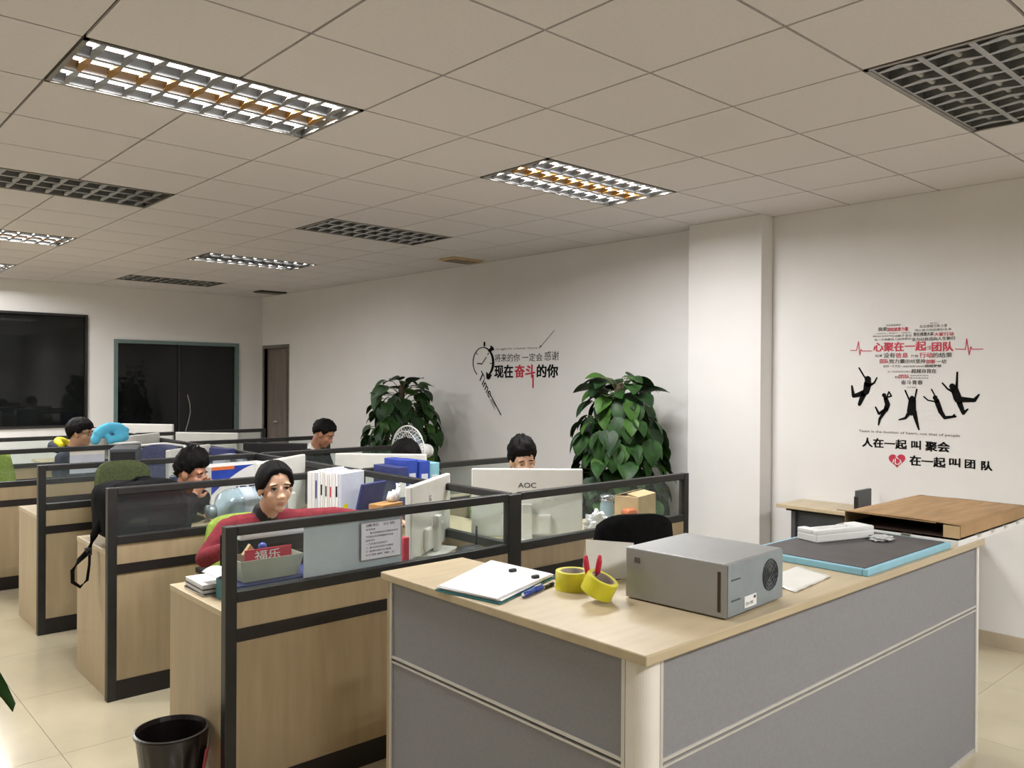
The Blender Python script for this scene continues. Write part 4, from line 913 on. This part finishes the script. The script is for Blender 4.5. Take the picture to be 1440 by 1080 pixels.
# posters clipped on the glass
Yg = YP[0]-.0035
a, b = on(427, 745, 1, YP[0]+.006), on(565, 745, 1, YP[0]+.006)
tag(B(a.x, b.x, YP[0]+.0045, YP[0]+.0065, .835, 1.045).build('blue_sheet', 'bluepaper'), 'blank pale blue sheet taped inside the nearest glass pane', 'sheet')
a, b = on(508, 755, 1, YP[0]-.005), on(563, 755, 1, YP[0]-.005)
t = thing('notice_sheet', 'printed notice in a clear sleeve hung on the nearest glass pane', 'notice', ((a.x+b.x)/2, YP[0]-.006, .87))
wd = (b.x-a.x)/2
B(-wd, wd, -.001, .001, 0, .155).build('sheet', 'coolpaper', t); MB().box(-wd-.004, -wd, -.0015, .0015, -.004, .159).box(wd, wd+.004, -.0015, .0015, -.004, .159).box(-wd, wd, -.0015, .0015, -.004, 0).box(-wd, wd, -.0015, .0015, .155, .159).build('sleeve_edge', 'steel', t)
X0 = t.location
for k, (tx, x0, x1) in enumerate((('通知  公告', -.8, .7), ('各位同事:', -.8, -.3), ('请大家保持办公室整洁有序', -.6, .85), ('下班后关闭电脑和电源', -.8, .6), ('谢谢合作', -.8, -.35), ('一 卫生值日安排如下', -.8, .3), ('二 会议时间另行通知', -.8, .6), ('三 请按时提交日报表', -.8, .5), ('行政部 敬上', -.8, .7))):
    text_fit('lettering', tx, 'greyink', t, (X0.x+wd*x0, X0.y-.0015, X0.z+.138-k*.0155), (wd*(x1-x0), 0, 0), (0, 0, .0085 if k else .013))
# magazines / binders upright at the spine
t0 = None; x = 2.33; cols = ['white', 'white', 'bluepaper', 'paper', 'paper', 'offwhite', 'paper', 'offwhite', 'paper', 'white', 'paper', 'bluepaper']
labs = ['wide white binder at the left end of the magazine row', 'white binder second from the left of the row', 'pale blue-grey magazine with a violet spine mark', 'white magazine third along the row', 'magazine with two small dark marks on its spine',
        'cream magazine in the middle of the row', 'magazine with a dark band on its spine', 'cream thin magazine right of the banded one', 'white magazine with a thin red line', 'white thick magazine near the right end', 'magazine with a dark number on its spine', 'front magazine with a violet grey cover and yellow sticker']
dirv = Vector((.35, -.94)); p = Vector((2.29, 4.27)); ang = math.atan2(dirv.y, dirv.x)
rnd = random.Random(8)
for k in range(12):
    th = [.030, .022, .016, .018, .016, .012, .018, .012, .014, .022, .018, .022][k]; p2 = p+dirv*(th/2+.001)
    hgt = .30+rnd.uniform(-.012, .008)
    t = thing('magazine', labs[k], 'magazine', (p2.x, p2.y, .815), ang+rnd.uniform(-.02, .02), 'magazines on the nearest left desk')
    MB().box(-th/2, th/2, -.0, .21, 0, hgt).build('cover', cols[k], t, bevel=.002)
    B(-th/2+.002, th/2-.002, .004, .212, .002, hgt+.0005).build('pages', 'paper' if k not in (4, 5, 8) else 'blue', t)
    if k in (2, 4, 6, 8, 10): B(-th*.3, th*.3, -.0012, 0, hgt*(.55 if k != 2 else .5), hgt*(.75 if k != 2 else .85)).build('spine_mark', {2: 'navy', 4: 'ink', 6: 'greyink', 8: 'red', 10: 'ink'}[k], t)
    p = p+dirv*(th+.0022)
o = B(th/2, th/2+.001, .02, .06, .04, .12).build('sticker', 'yellow', t)
tag(o, None)
t = thing('magazine_riser', 'grey low shelf lifting the magazines', 'shelf', (2.30, 4.24, Zd)); MB().box(-.02, .26, .0, .10, 0, .062).xf(Matrix.Rotation(ang, 4, 'Z')).build('board', 'offwhite', t)
MB().box(-.02, .26, .10, .20, 0, .062).xf(Matrix.Rotation(ang, 4, 'Z')).build('board', 'offwhite', t)
t = thing('storage_box', 'low white box with a dark lid edge left of the magazines', 'box', (2.17, 4.05, Zd), .1); MB().box(-.09, .09, -.07, .07, 0, .13).build('box_body', 'white', t, bevel=.003); B(-.094, .094, -.074, .074, .13, .145).build('lid', 'dull_alu', t)
t = thing('leaning_folder', 'dark navy folder leaning at the right end of the magazines', 'folder', (2.43, 4.01, Zd), ang)
MB().box(-.008, .008, -.02, .20, 0, .315).xf(Matrix.Rotation(.26, 4, 'Y')).build('folder_cover', 'navy', t, bevel=.003); MB().box(-.011, -.009, .0, .19, .26, .30).xf(Matrix.Rotation(.26, 4, 'Y')).build('paper_edge', 'paper', t)
t = thing('tissue_carton', 'orange-brown carton with white tissue bunched on top, before the navy folder', 'carton', (2.50, 3.78, Zd), .3)
MB().box(-.085, .085, -.05, .05, 0, .215).build('carton_body', 'brownbox', t, bevel=.003); B(-.086, .086, -.051, -.05, .10, .17).build('carton_band', 'orange', t)
mb = MB()
for k in range(5):
    a = k*1.3; mb.tube([(.06, 0, .21), (.06+.02*math.cos(a), .015*math.sin(a), .235), (.075+.03*math.cos(a), .02*math.sin(a), .25+.01*k)], [.012, .022, .010], 7)
mb.tube([(.07, 0, .23), (.085, 0, .27), (.105, 0, .305)], [.016, .012, .015], 8); mb.build('tissue', 'foam', t, True)
# router beside the monitor
v = on(635, 790, 2, Zd)
t = thing('router', 'black domed router with one upright aerial by the nearest middle post', 'router', (2.60, 3.18, Zd), .2)
MB().lathe([(.085, 0), (.088, .012), (.08, .035), (.055, .055), (.02, .062)], n=24, sx=1.05, sy=.8).build('router_body', 'black', t, True); MB().tube([(.075, .02, .02), (.078, .02, .145)], .006, 8).build('aerial', 'black', t, True)
for k in range(3): MB().ell((-.06+k*.014, -.058, .03), (.003, .003, .003), n=8).build('status_lamp', 'alu', t, True)
tb('red_packet', 'red packet standing between the notice and the white monitor', 'packet', 2.135, 2.165, 3.08, 3.11, Zd, Zd+.17, 'red', .003)
tb('small_booklet', 'dark booklet lying under the notice on the nearest desk', 'booklet', 2.10, 2.36, 3.06, 3.24, Zd, Zd+.03, 'greyink', .002, .15)
# keyboard + mouse
t = thing('keyboard', 'black keyboard in front of the woman in red', 'keyboard', (2.02, 3.52, Zd), .5); MB().box(-.21, .21, -.065, .065, 0, .016).build('keyboard_base', 'black', t, bevel=.004)
mb = MB()
for r in range(5):
    for c in range(15): mb.box(-.20+c*.0265, -.178+c*.0265, -.058+r*.0235, -.04+r*.0235, .016, .021)
mb.build('keys', 'steel_dark', t)['kind'] = 'stuff'

# ------------------------------------------------------------ nearest right cell
for k, (x0, x1, y0, y1, h, m, lab) in enumerate([(2.79, 2.87, 4.10, 4.36, .36, 'navy', 'dark blue box file beside the lengthwise partition'), (2.875, 2.955, 4.12, 4.37, .395, 'blue', 'bright blue box file, tallest of the group'),
      (2.96, 3.04, 4.11, 4.37, .385, 'blue', 'bright blue box file with a shiny top corner'), (3.045, 3.12, 4.12, 4.37, .37, 'icy', 'lighter blue box file at the right of the group')]):
    t = thing('box_file', lab, 'box file', ((x0+x1)/2, (y0+y1)/2, Zd), 0, 'blue box files')
    a, b = (x1-x0)/2, (y1-y0)/2; MB().box(-a, a, -b, b, 0, h).build('file_body', m, t, bevel=.003); B(-a*.6, a*.6, -b-.001, -b, h*.5, h*.8).build('spine_label', 'bluepaper' if k else 'paper', t)
    MB().tube([(.012*math.cos(2*PI*q/12), -b-.001, h*.25+.012*math.sin(2*PI*q/12)) for q in range(13)], .0015, 5).build('finger_ring', 'alu', t, True)
t = thing('glass_jar', 'clear jar with shiny steel lid beside the crumpled white paper', 'jar', (3.70, 3.24, Zd)); MB().lathe([(.038, 0), (.042, .01), (.042, .15), (.035, .17), (.035, .18)], n=24).build('jar_body', 'jug', t, True); MB().lathe([(.040, .178), (.042, .18), (.042, .205), (.036, .21)], n=24).build('lid', 'mirror', t, True)
crumple('crumpled_paper', 'crumpled white paper on the nearest right desk by the jar', 'paper', (3.56, 3.20, Zd), (.10, .06, .075), 'paper', seed=11)
t = thing('small_carton', 'small open beige carton behind the black chair top', 'box', (4.00, 3.27, Zd), .25); MB().box(-.13, .13, -.08, .08, 0, .185).build('box_body', 'cardlight', t, bevel=.003)
MB().add([(-.13, -.08, .185), (.13, -.08, .185), (.12, -.0, .200), (-.12, -.0, .200)], [(0, 1, 2, 3)]).add([(-.13, .08, .185), (.13, .08, .185), (.12, .01, .205), (-.12, .01, .205)], [(0, 3, 2, 1)]).build('lid_flap', 'cardlight', t, sol=.003)
tb('orange_pouch', 'orange pouch between the jar and the small carton', 'pouch', 3.77, 3.86, 3.13, 3.20, Zd, Zd+.125, 'orange', .02)
# second left cell
t = thing('backpack', 'black backpack slumped on the desk end behind the second partition, strap hanging down', 'bag', (1.52, 4.68, Zd-.0), 0)
def bag(u, v):
    a = 2*PI*u; th = -PI/2+PI*v; k = 1+.10*noise.noise(Vector((math.cos(a)*2, math.sin(a)*2, th*1.5)))
    cx, sx = math.cos(a), math.sin(a); ex = lambda q: math.copysign(abs(q)**.55, q)
    return (.235*ex(cx)*abs(math.cos(th))**.45*k-.03*math.sin(th), .155*ex(sx)*abs(math.cos(th))**.45*k, .165+.165*ex(math.sin(th))+(.03*noise.noise(Vector((cx, sx, 5))) if th > 0 else 0))
MB().sheet(bag, 36, 22).build('bag_body', 'blackcloth', t, True)
MB().sheet(lambda u, v: tuple(Vector((-.22+.40*u, -.165-.045*math.sin(PI*u)*math.sin(PI*v), .04+.17*v))), 10, 8).build('front_pocket', 'blackcloth', t, True, sol=.01)
MB().tube([(-.06, 0, .322), (-.03, 0, .342), (.03, 0, .342), (.06, 0, .322)], .009, 8).build('top_handle', 'blackcloth', t, True)
st = [(-.20, -.02, .18), (-.25, -.02, .06), (-.275, -.02, -.02), (-.32, -.02, -.06), (-.352, -.02, -.11), (-.350, -.02, -.17), (-.315, -.02, -.20), (-.282, -.02, -.17), (-.272, -.02, -.09), (-.27, -.02, -.02)]
MB().tube(st, [.02, .02, .018, .013, .011, .010, .009, .008, .007, .007], 8).build('strap', 'blackcloth', t, True)
MB().box(-.292, -.262, -.035, -.005, -.04, .0).build('buckle', 'black', t, bevel=.003)
# the water bottle lying down
t = thing('water_bottle', 'large pale blue water bottle lying on the second left desk', 'bottle', (2.10, 4.62, Zd+.125), -.03)
RY = Matrix.Rotation(PI/2, 4, 'Y')
MB().lathe([(.03, -.21), (.035, -.20), (.10, -.17), (.120, -.13), (.124, -.10), (.118, -.09), (.124, -.08), (.124, .02), (.118, .03), (.124, .04), (.124, .17), (.11, .195), (.03, .20)], n=32).xf(RY).build('bottle_body', 'jug', t, True)
MB().lathe([(.04, -.245), (.04, -.20)], n=20).xf(RY).build('cap', 'steel_blue', t, True)
MB().lathe([(.1255, -.07), (.1255, .01)], n=32).xf(RY).build('label_band', 'bluepaper', t, True)
t = thing('shipping_box', 'white box with navy swoosh, orange corner and blue lettering, behind the man resting his chin', 'box', (2.46, 5.62, Zd), .12)
MB().box(-.25, .23, -.11, .11, 0, .285).build('box_body', 'white', t, bevel=.002)
tm = text_fit('lettering', 'IBEX', 'navy', None, (-.08, -.1115, .085), (.24, 0, 0), (.015, 0, .055), .03); tm.parent = t
MB().add([(-.25+.34*u, -.1112, .285-(.19*(1-u)**1.6 if j else 0)) for u in [k/10 for k in range(11)] for j in (0, 1)], [(2*k, 2*k+1, 2*k+3, 2*k+2) for k in range(10)]).build('navy_swoosh', 'blue', t)
B(-.25, -.08, -.1122, -.1118, .262, .285).build('orange_corner', 'orange', t)
tag(MB().lathe([(.036, 0), (.038, .01), (.038, .12), (.034, .13)], (2.40, 6.00, Zd), 20).build('glass_tumbler', 'jug', None, True), 'clear tumbler behind the third partition glass', 'glass')
# third left cell
t = thing('computer_tower', 'black computer tower standing on the third left desk', 'computer', (1.88, 6.14, Zd), -.38)
MB().box(-.085, .085, -.2, .2, 0, .40).build('tower_case', 'steel_dark', t, bevel=.004); B(-.075, .075, -.206, -.2, .02, .38).build('front_bezel', 'black', t); MB().ell((.03, -.207, .05), (.012, .004, .012), n=10).build('power_button', 'alu', t, True)
t = thing('plastic_tub', 'small blue tub with white base near the mesh chair', 'tub', (2.24, 6.05, Zd)); MB().lathe([(.07, .02), (.085, .17), (.08, .18)], n=24).build('tub_body', 'navy', t, True); MB().lathe([(.075, 0), (.08, .02)], n=24).build('tub_base', 'white', t, True)
a, b = on(98, 650, 1, YP[3]-.008), on(147, 650, 1, YP[3]-.008)
t = thing('taped_sheet', 'grey-blue sheet with a pinkish top band on the fourth partition glass', 'sheet', ((a.x+b.x)/2, YP[3]-.007, .86)); wd = (b.x-a.x)/2
B(-wd, wd, -.001, .001, 0, .185).build('sheet', 'bluepaper', t); B(-wd, wd, -.0018, -.001, .150, .183).build('top_band', 'offwhite', t)
# neck pillow on the rail
t = thing('neck_pillow', 'sky blue U-shaped neck pillow resting on the fourth partition rail', 'pillow', (2.10, YP[3]+.00, 1.081), 0)
pts = [Vector((-.13+.005, -.02, .05)), Vector((-.115, -.03, .085)), Vector((-.07, -.01, .12)), Vector((-.01, .01, .14)), Vector((.06, .01, .135)), Vector((.11, 0, .10)), Vector((.10, -.03, .07)), Vector((.04, -.05, .055)), Vector((-.015, -.06, .045))]
MB().tube([p_+Vector((.02, 0, 0)) for p_ in pts], [.030, .047, .050, .050, .050, .050, .048, .042, .026], 14).ell((-.105, -.02, .048), (.04, .045, .047)).ell((.0, -.058, .046), (.034, .042, .044)).build('pillow_body', 'skyblue', t, True)
o = t.children[0]; m_ = o.modifiers.new('r', 'REMESH'); m_.mode = 'VOXEL'; m_.voxel_size = .012; m_.use_smooth_shade = True; m_ = o.modifiers.new('s', 'SMOOTH'); m_.iterations = 8; m_.factor = .6
for k, (x, y, s, lab) in enumerate(((2.30, 7.55, .1, 'white document box on the fourth left desk'), (2.60, 6.05, .08, 'blue and white file box by the lengthwise partition, third row'))):
    tb('document_box', lab, 'box', x-.10, x+.10, y-.08, y+.08, Zd, Zd+.33-.02*k, 'white' if k == 0 else 'bluepaper', .003, .5)
tb('blue_ring_binder', 'navy binder leaning by the file box, third row', 'binder', 2.62, 2.69, 6.20, 6.45, Zd, Zd+.34, 'navy', .003, .2)
for k, (x, y, lab) in enumerate(((1.42, 7.5, 'loose papers on the fourth left desk near the lime chair'), (1.55, 6.05, 'white papers on the third left desk behind the glass'))):
    t = thing('paper_pile', lab, 'papers', (x, y, Zd), .2)
    for q in range(4): MB().box(-.11, .11, -.14, .14, q*.005, q*.005+.004).build('sheet', 'paper', t).rotation_euler.z = .1*q
# pens cup etc. beyond: blue gadget on the fifth partition
tb('blue_desk_gadget', 'small navy object on the rail end of the fifth partition', 'gadget', 3.62, 3.82, 8.62+.2, 8.86+.05, Zd, Zd+.30, 'navy', .01)
# ------------------------------------------------------------ waste bin
v = P(238, 1030, 3.15)
t = thing('waste_bin', 'dark brown-black waste bin with a pink bag edge beside the nearest desk end', 'bin', (1.145, 3.19, 0))
t.scale = (.92, .92, 1)
recalc(MB().lathe([(.095, 0), (.10, .004), (.138, .285), (.146, .288), (.147, .30), (.138, .302), (.132, .285), (.094, .01)], n=40).build('bin_body', 'bin', t))
def fold(u, v):
    a = -2.6+2.9*u; r = .149+.006*math.sin(u*40)*v-.02*v; return (r*math.cos(a), r*math.sin(a), .296-.12*v-.05*v*math.sin(u*7)**2)
MB().sheet(fold, 50, 5).build('bin_liner', 'bin', t, True)
MB().sheet(lambda u, v: ((.152-.03*v)*math.cos(-.9+.75*u), (.152-.03*v)*math.sin(-.9+.75*u), .23-.16*v), 10, 5).build('pink_bag_edge', 'pink', t, True)
MB().sheet(lambda u, v: ((.150-.03*v)*math.cos(-2.75+.35*u), (.150-.03*v)*math.sin(-2.75+.35*u), .19-.12*v), 10, 5).build('pink_bag_edge', 'pink', t, True)
